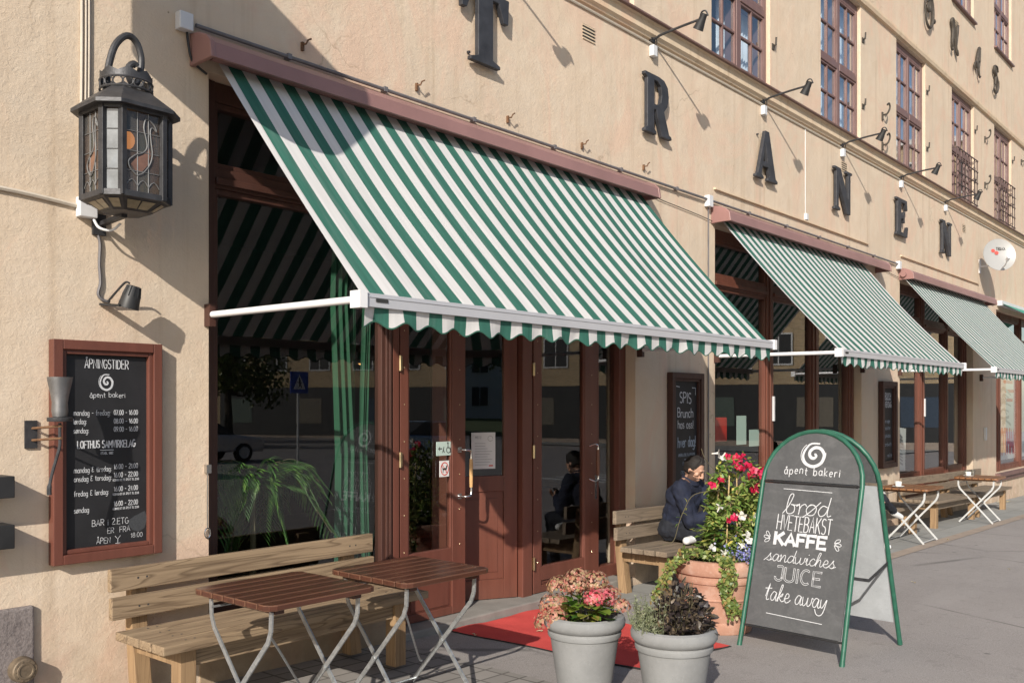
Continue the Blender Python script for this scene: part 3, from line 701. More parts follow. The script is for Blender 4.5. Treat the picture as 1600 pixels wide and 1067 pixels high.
# bay 1: big pane on the left, then the entrance
shop_window(2.96, 4.5, .36, [(2.962, 3.07), (4.44, 4.498)], M_dkbrown)
MB().box(4.5, 4.56, Y-.012, Y+.1, .03, 3.598).box(5.95, 6.075, Y-.012, Y+.12, .03, 2.958).box(4.56, 7.488, Y-.008, Y+.1, 2.96, 3.08).box(4.56, 7.488, Y, Y+.1, 3.48, 3.598).box(7.03, 7.06, Y, Y+.09, .10, 2.958)\
    .box(7.38, 7.488, Y-.012, Y+.1, .03, 2.958).box(5.26, 5.95, Y, Y+.09, 2.75, 2.958).box(7.06, 7.38, Y, Y+.09, .03, .14).box(7.06, 7.38, Y, Y+.09, 2.86, 2.958).build('door_frame', M_frame, bld, bevel=.005)
MB().add([(7.06, Y+.05, .14), (7.38, Y+.05, .14), (7.38, Y+.05, 2.86), (7.06, Y+.05, 2.86)], [(0, 1, 2, 3)]).add([(4.56, Y+.05, 3.08), (7.488, Y+.05, 3.08), (7.488, Y+.05, 3.48), (4.56, Y+.05, 3.48)], [(0, 1, 2, 3)]).build('side_light', M_glass, bld)
def handle(par, x, zc, y, out=-.075, L=.36, off=.055):
    h = MB(); h.tube(cat([(x, y, zc+L/2), (x, y+out*.8, zc+L/2), (x+off*.5, y+out, zc+L/2-.002), (x+off, y+out, zc+L/2-.02), (x+off, y+out, zc+L/2-.09)], 4), .0095, 10)
    h.tube(cat([(x, y, zc-L/2), (x, y+out*.8, zc-L/2), (x+off*.5, y+out, zc-L/2+.002), (x+off, y+out, zc-L/2+.02), (x+off, y+out, zc-L/2+.09)], 4), .0095, 10)
    for s in (-1, 1): h.lathe([(.024, -.004), (.024, .004)], 16, (0, 0, 0)) if 0 else h.box(x-.02, x+.02, y-.006, y+.001, zc+s*L/2-.02, zc+s*L/2+.02)
    h.tube([(x+off, y+out, zc-.11), (x+off, y+out, zc-.06), (x+off, y+out, zc+.06), (x+off, y+out, zc+.11)], [.0125, .0145, .0145, .0125], 12, 1)
    return h.build('handle', [M_chrome, M_handlewood], par)
def leaf_door(x0, x1, sl, sr, zb, lab=None):
    d = MB(); y0, y1 = Y-.005, Y+.055; z1 = 2.75
    d.box(x0, x0+sl, y0, y1, .04, z1); d.box(x1-sr, x1, y0, y1, .04, z1); d.box(x0+sl, x1-sr, y0+.002, y1-.002, .04, .10); d.box(x0+sl, x1-sr, y0+.002, y1-.002, zb-.07, zb+.05)
    d.box(x0+sl, x1-sr, y0+.002, y1-.002, z1-.1, z1); d.box(x0+sl, x1-sr, y0+.016, y1-.012, .10, zb-.07)
    d.box(x0+sl+.03, x1-sr-.03, y0+.008, y0+.0162, .115, zb-.085)
    # beads round the glass
    d.box(x0+sl, x0+sl+.014, y0+.006, y0+.03, zb+.05, z1-.1); d.box(x1-sr-.014, x1-sr, y0+.006, y0+.03, zb+.05, z1-.1)
    d.box(x0, x1, y0, y1, z1+.004, 2.956) if 0 else None
    o = d.build('door', M_frame, bld, bevel=.004)
    MB().add([(x0+sl, Y+.026, zb+.05), (x1-sr, Y+.026, zb+.05), (x1-sr, Y+.026, z1-.1), (x0+sl, Y+.026, z1-.1)], [(0, 1, 2, 3)]).build('pane', M_glass, o)
    s = MB()
    for i in range(9):
        for xx in (x0+sl*.5, x1-sr*.45): s.ell((xx, y0-.001, .3+.27*i), (.0045, .003, .0045), 8, 4)
    s.build('screw', M_brass, o)
    for zz in (.3, 1.25, 1.95, 2.45):
        h = MB(); hx = x0-.012
        h.tube([(hx, y0-.014, zz-.055), (hx, y0-.014, zz+.055)], .011, 10); h.box(hx-.03, hx+.03, y0-.0035, y0-.001, zz-.05, zz+.05)
        h.build('hinge', M_brass, o)
    return o
d1 = leaf_door(4.575, 5.26, .08, .145, .5)
handle(d1, 5.19, 1.12, Y-.005)
tag(MB().box(4.95, 5.12, Y+.002, Y+.006, 1.262, 1.368).build('access_notice', M_sticker), 'pale green notice with wheelchair symbol and arrow stuck on the glass door', 'notice')
pl = Plane((5.035, Y+.0015, 1.315), (1, 0, 0), (0, 0, 1)); mk = MB()
ribbon(mk, pl, [(-.065, 0), (-.03, 0)], .007); ribbon(mk, pl, [(-.052, .012), (-.066, 0), (-.052, -.012)], .006)
ribbon(mk, pl, arc(.042, -.012, .022, .022, 90, 400, 12), .006); ribbon(mk, pl, [(.036, .035), (.036, .005), (.056, .005), (.066, -.03)], .007); ribbon(mk, pl, arc(.034, .042, .004, .004, 0, 360, 6), .008)
ribbon(mk, pl, [(-.008, .012), (-.014, -.01), (-.022, -.03)], .006); ribbon(mk, pl, [(-.014, -.008), (-.002, -.03)], .006)
mk.build('symbol', M_ink, bpy.data.objects['access_notice'])
tag(MB().box(4.985, 5.085, Y+.002, Y+.006, 1.10, 1.222).build('dog_ban_notice', M_paper), 'small white notice with a crossed-out dog on the glass door', 'notice')
pl = Plane((5.035, Y+.0015, 1.161), (1, 0, 0), (0, 0, 1)); mk = MB()
ribbon(mk, pl, arc(0, 0, .04, .048, 0, 360, 20), .007); ribbon(mk, pl, [(-.028, .034), (.028, -.034)], .006)
mk2 = MB(); ribbon(mk2, pl, [(-.018, -.002), (.016, -.002)], .014); ribbon(mk2, pl, [(-.016, -.005), (-.018, -.028)], .006); ribbon(mk2, pl, [(.014, -.005), (.016, -.028)], .006); ribbon(mk2, pl, [(.016, .0), (.024, .022)], .011); ribbon(mk2, pl, [(-.02, .002), (-.03, .02)], .004)
mk.build('ban_ring', M_redink, bpy.data.objects['dog_ban_notice']); mk2.build('dog_symbol', M_ink, bpy.data.objects['dog_ban_notice'])
d2 = leaf_door(6.10, 7.025, .105, .19, .21)
h = MB()
for s in (-1, 1): h.tube(cat([(6.90, Y-.006, 1.12+s*.15), (6.93, Y-.05, 1.12+s*.17), (6.955, Y-.065, 1.12+s*.15), (6.955, Y-.065, 1.12+s*.11)], 4), .009, 8)
h.tube([(6.955, Y-.065, 1.0), (6.955, Y-.065, 1.12), (6.955, Y-.065, 1.24)], [.014, .018, .014], 10, 1)
h.box(6.985, 7.008, Y-.012, Y-.0052, .78, 1.0)
h.build('handle', [M_chrome, simple('dark_handle_wood', (.14, .05, .025), .4)], d2)
# inner door leaf swung open into the room, hinged on the right post
ang = R(152); dv = Vector((cos(ang), sin(ang), 0)); hx = Vector((5.935, .17, 0)); nrm = Vector((-dv.y, dv.x, 0)) * (1 if dv.x*0-dv.y < 0 else 1)
nv = Vector((dv.y, -dv.x, 0)); nv = nv if nv.y < 0 else -nv
def od(mb, a, b, z0, z1, t0, t1):
    P = lambda s, t, z: hx+dv*s+nv*t+Vector((0, 0, z))
    mb.add([P(s, t, z) for z in (z0, z1) for t in (t0, t1) for s in (a, b)], [(0, 2, 3, 1), (4, 5, 7, 6), (0, 1, 5, 4), (2, 6, 7, 3), (0, 4, 6, 2), (1, 3, 7, 5)])
m = MB()
for a, b, z0, z1, t0, t1 in ((0, .12, .04, 2.75, -.025, .025), (.62, .74, .04, 2.75, -.025, .025), (.12, .62, .04, .2, -.024, .024), (.12, .62, .93, 1.06, -.024, .024), (.12, .62, 2.62, 2.75, -.024, .024), (.12, .62, .2, .93, -.012, .008), (.17, .57, .26, .87, .0082, .014)):
    od(m, a, b, z0, z1, t0, t1)
d3 = m.build('door', M_brown, bld, bevel=.004, fix=True)
m = MB(); P = lambda s, t, z: hx+dv*s+nv*t+Vector((0, 0, z))
m.add([P(.12, 0, 1.06), P(.62, 0, 1.06), P(.62, 0, 2.62), P(.12, 0, 2.62)], [(0, 1, 2, 3)]); m.build('pane', M_glass, d3)
m = MB(); m.box(-.105, .105, -.002, .002, -.15, .15)
px = P(.30, .02, 1.27); mm = Matrix.Translation(px) @ Matrix(((-dv.x, -nv.x, 0, 0), (-dv.y, -nv.y, 0, 0), (0, 0, 1, 0), (0, 0, 0, 1)))
m.v = [mm @ v for v in m.v]; pp = m.build('paper_notice', M_paper, fix=True); tag(pp, 'white printed sheet stuck on the glass of the open inner door', 'notice')
pl = Plane(px+nv*.003, -dv, (0, 0, 1)); mk = MB()
for i in range(9): ribbon(mk, pl, [(-.075, .06-.022*i), (-.075+(.09 if i < 2 else .15-.02*(i % 3)), .06-.022*i)], .004)
ribbon(mk, pl, arc(.06, .1, .022, .022, 0, 330, 12), .004); write(mk, pl, 'MENY', -.045, .1, .02, stroke=.16)
mk.build('print', M_greyink, pp)
mk = MB(); ribbon(mk, pl, [(.05, -.125), (.08, -.125)], .01); mk.build('red_mark', M_redink, pp)
# step stone
tag(MB().box(4.42, 7.3, -.06, .42, -.3, .035).build('doorstep', M_step, bevel=.012), 'worn grey stone doorstep below the café entrance', 'step')
# plinth pieces
MB().box(2.9, 4.36, -.012, .02, -.3, .30).build('plinth', M_step if 0 else plaster('plaster_plinth', (.40, .31, .215)), bld)
tag(MB().box(.9, 1.972, -.028, .05, -.4, .64).build('granite_block', M_granite, bevel=.012), 'rough grey granite corner block set in the ochre wall at the lower left', 'stone block')
m = MB(); m.lathe([(.004, .058), (.03, .058), (.032, .062), (.04, .062), (.042, .058), (.055, .056), (.06, .05), (.064, .0)][::-1], 28)
for k in range(10): a = 2*pi*k/10; m.box(.048*cos(a)-.003, .048*cos(a)+.003, .048*sin(a)-.003, .048*sin(a)+.003, .054, .06)
mm = Matrix.Translation((1.905, -.028, .335)) @ Matrix.Rotation(R(90), 4, 'X'); m.v = [mm @ v for v in m.v]
tag(m.build('pipe_cap', simple('rusty_brass', (.19, .145, .10), .6, .4, .3, 30, .3, 90)), 'round worn metal pipe cap on the granite block', 'pipe cap')

shop_window(9.05, 13.37, .28, [(9.052, 9.26), (10.56, 10.73), (11.93, 12.12), (13.2, 13.368)], M_brown, low=.62)
shop_window(15.0, 19.15, .22, [(15.002, 15.12), (16.43, 16.62), (17.80, 17.96), (18.98, 19.148)], M_brown, low=.5)
shop_window(20.87, 25.3, .24, [(20.872, 21.0), (21.5, 21.72), (23.4, 23.6), (25.2, 25.298)], M_brown)
MB().box(20.8, 25.4, -.10, .11, .17, .238).box(20.83, 25.36, -.05, -.002, .08, .168).build('window_sill', M_mauve, bld)
for x0_, z in ((9.05, .28), (15.0, .22)):
    MB().box(x0_, x0_+4.2, -.03, .11, z-.05, z-.002).build('window_sill', M_brown, bld)
# brass plates (handles) of the glazed doors in the middle bays
for x in (10.67, 16.53):
    m = MB(); m.box(x, x+.04, Y-.04, Y-.0245, 1.45, 1.75); tag(m.build('push_plate', M_plastic, bld))

# ------------------------------------------------------------------ awnings
def awning(x0, x1, cx0, cx1, fab, label, zt=0.0):
    zc = 3.80+zt; t = thing('awning', label, 'awning', (x0, 0, 2.16), group='striped awnings over the shop windows')
    prof = [(-.002, zc-.018), (-.10, zc-.034), (-.175, zc-.065), (-.217, zc-.108), (-.228, zc-.195), (-.212, zc-.197), (-.20, zc-.118), (-.165, zc-.08), (-.09, zc-.052), (-.002, zc-.036)]
    m = MB(); n = len(prof)
    for a, b in ((cx0+.03, cx1-.03),):
        m.add([(a, y, z) for y, z in prof]+[(b, y, z) for y, z in prof], [(i, (i+1) % n, n+(i+1) % n, n+i) for i in range(n)])
    m.build('hood', M_cass, t, fix=True)
    ep = [(-.002, zc-.012), (-.10, zc-.028), (-.178, zc-.06), (-.222, zc-.106), (-.234, zc-.20), (-.10, zc-.20), (-.002, zc-.205)]
    for a in (cx0, cx1-.03): MB().prism([ep], (a, 0, 0), (0, 1, 0), (0, 0, 1), (1, 0, 0), .03).build('end_cap', M_cass, t, fix=True, bevel=.006)
    MB().tube([(x0-.06, -.085, zc-.125), (x1+.06, -.085, zc-.125)], .040, 18).build('roller', M_cass, t)
    zb, yb = 2.165, -1.375
    m = MB(); ny, nx = 14, 60; top = Vector((0, -.062, zc-.158)); bot = Vector((0, yb+.03, zb+.035))
    for i in range(ny+1):
        s = i/ny
        for k in range(nx+1):
            u = k/nx; p = top.lerp(bot, s); sag = -.04*sin(pi*s)+.007*sin(u*(x1-x0)*4.2+s*1.5+sin(u*9)*1.2)*sin(pi*s)**.7+.004*sin(u*(x1-x0)*11+s*5)*s
            e = .018*sin(pi*s); m.v.append(Vector((x0+e+(x1-x0-2*e)*u, p.y-sag*.2, p.z+sag)))
    for i in range(ny):
        for k in range(nx): a = i*(nx+1)+k; m.f.append([a, a+1, a+nx+2, a+nx+1]); m.mi.append(0); m.sm.append(True)
    m.build('canopy', fab, t)
    m = MB(); m.box(x0-.012, x1+.012, yb-.018, yb+.035, zb-.034, zb+.034); m.box(x0-.012, x1+.012, yb-.0215, yb-.0182, zb+.012, zb+.02)
    m.build('front_bar', M_baralu, t, bevel=.006)
    m = MB(); n = int((x1-x0)/.012); vb = zb-.03; c0 = {0: 3.142, 1: 9.235, 2: 15.115}[M_fab.index(fab)]
    for k in range(n+1):
        x = x0+(x1-x0)*k/n; ph = 2*pi*(x-c0)/.1895; zl = vb-.093-.017*cos(ph+.5*sin(x*1.7))-.004*sin(x*5.3); yy = yb+.004; wv = .009*sin(ph*.5+x*3)+.007*sin(x*11)
        m.v += [Vector((x, yy, vb)), Vector((x, yy+wv*.5, (vb+zl)/2)), Vector((x, yy+wv, zl+.008)), Vector((x, yy+wv*1.02, zl))]
    for k in range(n):
        for r in range(3): a = 4*k+r; m.f.append([a, a+1, a+5, a+4]); m.mi.append(1 if r == 2 else 0); m.sm.append(True)
    m.build('valance', [fab, M_trim], t)
    for x, s in ((x0-.035, 1), (x1+.035, -1)):
        m = MB(); m.tube([(x, -.035, zb+.008), (x, yb+.03, zb)], .019, 14); m.box(x-.024, x+.024, yb-.03, yb+.045, zb-.042, zb+.042)
        m.build('arm', M_whitealu, t)
        MB().box(x-.02, x+.02, -.06, -.002, zb-.06, zb+.07).build('arm_bracket', M_dkbrown, t)
    m = MB().box(x0+.05, x0+.13, yb-.0225, yb-.0216, zb-.008, zb+.009); m.build('badge', M_ink, t)
awning(2.985, 7.5, 2.835, 7.58, M_fab[0], 'largest and nearest green and white striped awning, over the café entrance')
awning(9.08, 13.30, 8.96, 13.95, M_fab[1], 'middle green and white striped awning, left of the small satellite dish')
awning(14.96, 19.6, 14.95, 20.0, M_fab[2], 'farthest green and white striped awning, cut by the right edge below the satellite dish')
t = thing('plain_awning', 'plain green awning over the shop window at the far right edge', 'awning', (20.95, 0, 3.6))
m = MB(); a = 20.98; b = 25.2
m.add([(a, -.06, 3.74), (b, -.06, 3.74), (b, -.75, 3.34), (a, -.75, 3.34)], [(0, 1, 2, 3)]); m.build('canopy', M_plaincanvas, t)
MB().tube([(a, -.75, 3.34), (b, -.75, 3.34)], .02, 8).build('front_bar', M_whitealu, t); MB().box(20.92, 25.25, -.1, -.003, 3.68, 3.78).build('roller', M_plastic, t)

# conduits, cables and boxes on the facade
def wire(name, pts, r, mat, label, cat_='cable', n=6): return tag(MB().tube(pts, r, n).build(name, mat), label, cat_)
cd = thing('conduit', 'long grey conduit running above the awnings with a white box at the pillar', 'conduit', (2.95, -.02, 3.87))
MB().tube([(2.86, -.03, 3.832), (8.82, -.03, 3.832)], .013, 8).build('pipe', M_greycable, cd); MB().tube([(8.9, -.03, 3.832), (14.83, -.03, 3.832)], .013, 8).build('pipe', M_greycable, cd)
for x in (3.5, 4.3, 5.2, 6.2, 7.2, 8.2, 9.8, 10.8, 11.8, 12.8, 13.8): MB().box(x-.015, x+.015, -.046, -.002, 3.816, 3.850).build('clip', M_greycable, cd)
for x in (8.86, 14.86): MB().box(x-.045, x+.045, -.062, -.002, 3.755, 3.875).build('junction_box', M_plastic, cd, bevel=.004)
wire('downpipe_cable', [(8.87, -.02, 3.755), (8.87, -.02, 2.3), (8.87, -.02, .2)], .009, M_greycable, 'thin vertical grey conduit on the pillar right of the man', 'conduit')
for x in (3.62, 4.62, 5.62, 6.62, 7.62): 
    m = MB().tube([(x, -.001, 3.95), (x, -.05, 3.945), (x+.01, -.055, 3.97), (x+.035, -.055, 3.985)], .006, 6); m.box(x-.008, x+.008, -.02, -.001, 3.91, 3.965)
    tag(m.build('iron_hook', simple('rusty_iron', (.16, .085, .045), .8, .2, .3, 30)), 'small rusty hook in the wall just above the near awning', 'hook', 'rusty hooks above the near awning')
for xa, xb, z in ((9.02, 13.6, 3.985), (15.02, 19.5, 3.985)):
    moulding('rain_ledge', [(0.001, z+.012), (-.03, z+.004), (-.03, z-.012), (0.001, z-.014)], M_mould, xa, xb)
wl = thing('wall_cables', 'bundle of pale vertical cables on the wall behind the lantern', 'cables', (2.24, -.01, 2.72))
for k, (dx, r) in enumerate(((-.022, .008), (.0, .006), (.017, .006))):
    MB().tube(cat([(2.235+dx, -.011, 6), (2.232+dx, -.011, 4.6), (2.236+dx, -.011, 3.6), (2.228+dx, -.011, 2.74)], 6), r, 6).build('cable', M_cable, wl)
wire('wall_cable', cat([(-2, -.012, 2.72), (1.3, -.012, 2.71), (1.82, -.012, 2.715), (2.19, -.012, 2.688)], 6), .012, M_cable, 'pale cable running to the left edge from the lantern box')
tag(MB().box(2.185, 2.28, -.055, -.002, 2.63, 2.735).build('junction_box', M_plastic, bevel=.005), 'white junction box at the left foot of the lantern', 'junction box')
bx = tag(MB().box(2.745, 2.83, -.06, -.002, 3.78, 3.88).build('junction_box', M_plastic, bevel=.006), 'white junction box beside the left end of the near awning hood', 'junction box')
wire('box_cable', cat([(2.81, -.02, 3.78), (2.815, -.03, 3.7), (2.84, -.03, 3.62), (2.93, -.03, 3.57)], 6), .007, M_black, 'short black cable hanging from the box beside the awning hood')
wire('lamp_cable', cat([(2.30, -.012, 2.55), (2.31, -.012, 2.5), (2.306, -.012, 2.4), (2.312, -.012, 2.3), (2.30, -.012, 2.24), (2.32, -.014, 2.21), (2.36, -.02, 2.2)], 6), .008, M_greycable, 'dark cable running from the lantern down to the small spotlight')
wire('long_cable', [(-8, -.01, 5.17), (33, -.01, 5.17)], .012, M_cable, 'thin cable running along under the moulding of the facade')
wire('thin_cable', [(11.4, -.008, 5.16), (11.4, -.008, 4.06)], .005, M_plastic, 'thin white cable hanging down between the letters A and N')
tag(MB().box(11.37, 11.43, -.04, -.002, 4.0, 4.08).build('cable_box', M_plastic, bevel=.004), 'tiny white cable box above the middle awning', 'box')
wire('slack_wire', cat([(7.62, -.02, 3.72), (7.9, -.015, 3.68), (8.3, -.015, 3.66), (8.7, -.015, 3.64), (8.95, -.02, 3.62)], 5), .004, M_black, 'slack black wire on the wall between the first two awnings', 'wire')
wire('slack_wire', cat([(13.96, -.02, 3.72), (14.2, -.015, 3.69), (14.6, -.015, 3.65), (14.93, -.02, 3.63)], 5), .004, M_black, 'slack black wire on the wall between the second and third awnings', 'wire')
pc = thing('pull_cord', 'thin cord with metal hook on the left window jamb', 'cord', (2.95, -.01, .85))
MB().tube([(2.945, -.012, 1.25), (2.945, -.012, .93)], .0035, 6).tube(arc3 := [Vector((2.945+.018*cos(R(a)), -.012, .90+.03*sin(R(a)))) for a in range(0, 360, 30)], .004, 6, closed=True).build('cord', M_chrome, pc)
MB().box(2.93, 2.96, -.03, -.002, 1.25, 1.3).build('cleat', M_chrome, pc)

# ------------------------------------------------------------------ raised letters
LT = {
 'T': [[(.20, 0), (.80, 0), (.80, .045), (.65, .09), (.65, .9), (.77, .9), (.88, .66), (.97, .66), (.99, 1), (.01, 1), (.03, .66), (.12, .66), (.23, .9), (.35, .9), (.35, .09), (.20, .045)]],
 'R': [[(0, 0), (.41, 0), (.41, .05), (.33, .09), (.33, .42), (.40, .42), (.62, 0), (.97, 0), (.97, .05), (.88, .08), (.69, .44), (.82, .55), (.87, .72), (.83, .88), (.70, .975), (.5, 1), (0, 1), (0, .95), (.09, .91), (.09, .09), (0, .05)], [(.33, .51), (.33, .91), (.46, .91), (.57, .85), (.61, .71), (.57, .57), (.46, .51)]],
 'A': [[(0, 0), (.35, 0), (.35, .05), (.26, .09), (.31, .26), (.56, .26), (.62, .09), (.54, .05), (.54, 0), (1, 0), (1, .05), (.91, .09), (.60, 1), (.43, 1), (.1, .09), (0, .05)], [(.34, .36), (.44, .75), (.535, .36)]],
 'N': [[(0, 0), (.31, 0), (.31, .05), (.22, .09), (.22, .70), (.68, -.02), (.87, -.02), (.87, .91), (.97, .95), (.97, 1), (.64, 1), (.64, .95), (.75, .91), (.75, .34), (.33, 1), (0, 1), (0, .95), (.1, .91), (.1, .09), (0, .05)]],
 'E': [[(0, 0), (.84, 0), (.9, .29), (.81, .29), (.70, .1), (.37, .1), (.37, .47), (.52, .47), (.57, .37), (.64, .37), (.64, .67), (.57, .67), (.52, .57), (.37, .57), (.37, .9), (.66, .9), (.75, .73), (.84, .73), (.81, 1), (0, 1), (0, .95), (.1, .91), (.1, .09), (0, .05)]],
}
ORD = {'T': 'T, cut by the top edge above the near awning', 'R': 'R, between T and A', 'A': 'A, between R and N', 'E': 'E, second from the right'}
for i, (ch, x, wd) in enumerate((('T', 5.02, .56), ('R', 7.56, .50), ('A', 9.90, .57), ('N', 12.22, .64), ('E', 14.66, .60), ('N', 16.95, .64))):
    P0 = (x, -.025, 4.275); m = MB(); m.prism([[(a*wd, b*.575) for a, b in lp] for lp in LT[ch]], P0, (1, 0, 0), (0, 0, 1), (0, -1, 0), .042)
    lab = 'black raised iron letter ' + (ORD[ch] if ch in ORD else ('N, between A and E' if i == 3 else 'N, last one, nearest the satellite dish'))
    t = thing('facade_letter', lab, 'letter', (x+wd/2, -.03, 4.275), group='raised letters of the facade name')
    m.build('letter_body', M_letter, t, fix=True, bevel=.005)
    m = MB(); 
    for dx, dz in ((.25, .12), (.25, .9), (.7 if ch != 'T' else .5, .5)): m.box(x+wd*dx-.008, x+wd*dx+.008, -.026, -.001, 4.275+.575*dz-.008, 4.275+.575*dz+.008)
    m.build('stud', M_letter, t)
# ornate letters higher up
ORN = {'O': [[(.0, .5), (.08, .85), (.3, 1), (.52, .85), (.6, .5), (.52, .15), (.3, 0), (.08, .15), (0, .5)], [(.2, .75), (.34, .85), (.4, .62), (.3, .5), (.2, .6), (.3, .8)], [(.58, .35), (.7, .3), (.74, .4)]],
 'N': [[(.02, .12), (.12, .02), (.2, .12), (.14, .3), (.18, .7), (.08, .95), (.2, 1), (.34, .6), (.5, .1), (.62, .02), (.6, .16), (.52, .1)], [(.5, .25), (.56, .7), (.6, .95), (.7, .98)]],
 'A': [[(.1, .1), (.02, .25), (.16, .4), (.28, .25), (.3, .6), (.5, 1), (.52, .6), (.45, .2), (.55, .0), (.66, .06)], [(.3, .5), (.5, .52)], [(.36, .9), (.56, .98)]],
 'S': [[(.62, .85), (.5, 1), (.2, .95), (.16, .75), (.4, .6), (.56, .4), (.5, .12), (.3, 0), (.14, .12), (.24, .24)], [(.3, .92), (.36, .7), (.3, .3)]]}
for ch, x in (('O', 16.0), ('N', 17.45), ('A', 18.95), ('S', 20.3)):
    m = MB()
    for st in ORN[ch]: q = cat([(x+.1+.68*a, -.05, 7.95+.55*b) for a, b in st], 5); m.tube(q, [.012+.018*abs(sin(3.3*i/len(q))) for i in range(len(q))], 7)
    tag(m.build('ornate_letter', simple('aged_iron', (.065, .055, .045), .7, .2, .3, 20)), 'curly old-style iron letter %s on the upper wall' % ch, 'letter', 'ornate letters on the upper wall')
# vents
for x, z, lab in ((6.64, 4.90, 'slotted vent between the letters T and R'), (12.62, 4.87, 'slotted vent above the first letter N'), (18.45, 4.86, 'slotted vent right of the last letter N'), (18.0, 8.5, 'small slotted vent beside the upper ornate letters'), (20.95, 8.2, 'small slotted vent right of the ornate S')):
    t = thing('vent', lab, 'vent', (x, 0, z), group='slotted wall vents'); w_, h_ = .18, .13
    MB().box(x, x+w_, -.004, -.001, z, z+h_).build('opening', M_ink, t)
    m = MB()
    for k in range(5): m.box(x-.004, x+w_+.004, -.009, -.0045, z+k*h_/4.4-.006, z+k*h_/4.4+.006)
    m.build('slat', M_mould, t)
# curly hooks and shutter pins on the upper wall
def hook(x, z): return MB().tube(cat([(x, 0, z), (x, -.07, z), (x+.02, -.1, z+.05), (x+.06, -.1, z+.12), (x+.02, -.1, z+.16), (x-.05, -.1, z+.12)], 4), .014, 6).box(x-.02, x+.02, -.02, -.001, z-.08, z+.04).build('wall_hook', MATS['aged_iron'])
for x, z, lab in ((14.2, 6.0, 'curly iron hook between the second and third upper windows, upper one'), (14.2, 5.55, 'curly iron hook between the second and third upper windows, behind the lamp'), (19.97, 6.9, 'curly iron hook left of the last barred window, upper one'), (19.97, 6.0, 'curly iron hook left of the last barred window, lower one'), (23.0, 7.05, 'curly iron hook at the far right edge')):
    tag(hook(x, z), lab, 'hook', 'curly iron hooks on the upper wall')
for i, x in enumerate(UPX):
    if not 7 < x < 22: continue
    for z in (5.95, 6.9):
        tag(MB().tube([(x+1.5, -.001, z), (x+1.5, -.04, z), (x+1.5, -.045, z+.09)], .012, 6).box(x+1.47, x+1.53, -.012, -.001, z-.05, z+.02).build('shutter_pin', MATS['aged_iron']), 'small iron shutter pin on the wall right of a tall upper window', 'pin', 'iron shutter pins beside the upper windows')
# window bars of two far windows
for k, lab in ((6, 'iron basket grille on the lower half of the fourth upper window'), (7, 'iron basket grille on the lower half of the last upper window')):
    x = UPX[k+2-0] if UPX[k+2] < 22 else UPX[k]
for xg, lab in ((UPX[8], 'iron basket grille on the last but one upper window'), (UPX[9], 'iron basket grille on the upper window nearest the right edge')):
    m = MB(); a, b, z0, z1 = xg+.04, xg+1.39, 5.42, 6.27
    for k in range(8): xx = a+(b-a)*k/7; m.bar((xx, -.07, z0), (xx, -.07, z1), .014, .014, (1, 0, 0))
    for k in range(5): zz = z0+(z1-z0)*k/4; m.bar((a, -.085, zz), (b, -.085, zz), .014, .018)
    for zz in (z0, z1):
        for xx in (a, b): m.bar((xx, -.085, zz), (xx, .09, zz), .014, .014)
    tag(m.build('window_grille', simple('grille_iron', (.09, .06, .055), .7, .1)), lab, 'grille', 'iron grilles on the upper windows')

# ------------------------------------------------------------------ rod spot lamps
NAMES = {5.33: 'black rod lamp above the letter T at the top edge', 7.765: 'black rod lamp above the letter R', 10.177: 'black rod lamp above the letter A', 12.6: 'black rod lamp above the first letter N', 14.99: 'black rod lamp above the letter E', 17.32: 'black rod lamp above the last letter N'}
def rod_lamp(x, lab):
    t = thing('wall_spotlight', lab, 'lamp', (0, 0, 0), group='rod lamps lighting the facade letters')
    MB().box(-.035, .035, -.03, -.002, -.05, .05).build('wall_plate', M_black, t)
    m = MB().tube(cat([(0, -.02, -.02), (0, -.07, -.015), (0, -.12, 0), (0, -.35, .022), (0, -.56, .035)], 3), .0125, 8); m.build('rod', M_iron, t)
    hd = MB(); d = Vector((.02, .10, -.16)).normalized(); p = Vector((.0, -.575, .05))
    hd.tube([p-d*.03, p-d*.028, p+d*.03, p+d*.12, p+d*.122], [.012, .03, .036, .052, .048], 14)
    hd.tube(cat([(0, -.54, .03), (-.01, -.56, .09), (0, -.6, .1), (.01, -.62, .05)], 3), .008, 6)
    hd.build('lamp_head', M_black, t)
    m = MB().box(-.035, .035, -.055, -.003, -.19, -.085); m.build('junction_box', M_plastic, t, bevel=.004)
    m = MB().tube(cat([(.0, -.04, -.09), (.015, -.06, -.06), (0, -.06, -.03)], 3), .006, 6); m.build('cable', M_black, t)
    t.location = (x, 0, 5.235); return t
for x, l in NAMES.items(): rod_lamp(x, l)

# ------------------------------------------------------------------ satellite dish
t = thing('satellite_dish', 'small pale grey satellite dish on an arm above the far awning', 'satellite dish', (19.6, 0, 4.33))
N = Vector((-.80, -.56, .20)).normalized(); ax = N.cross(Vector((0, 0, 1))).normalized(); ay = ax.cross(N)
ax = -ax if ax.dot(Vector((.65, -.75, 0))) < 0 else ax
C0 = Vector((19.42, -.40, 4.50)); m = MB(); rr = .31; n = 40
rings = [(0, -.045), (.1, -.04), (.2, -.024), (.29, -.003), (.305, .002), (.305, -.006), (.2, -.034), (.1, -.05), (0, -.055)]
for r_, h_ in rings:
    for k in range(n): a = 2*pi*k/n; m.v.append(C0+ax*r_*.97*cos(a)+ay*r_*1.04*sin(a)+N*h_)
for i in range(len(rings)-1):
    for k in range(n): m.f.append([i*n+k, i*n+(k+1) % n, (i+1)*n+(k+1) % n, (i+1)*n+k]); m.mi.append(0); m.sm.append(True)
m.build('reflector', M_dish, t)
pl = Plane(C0+N*-.028, ax, ay); m = MB(); write(m, pl, 'TRIAX', .04, .10, .055, stroke=.18, sp=.2); m.build('lettering', M_ink, t)
m = MB()
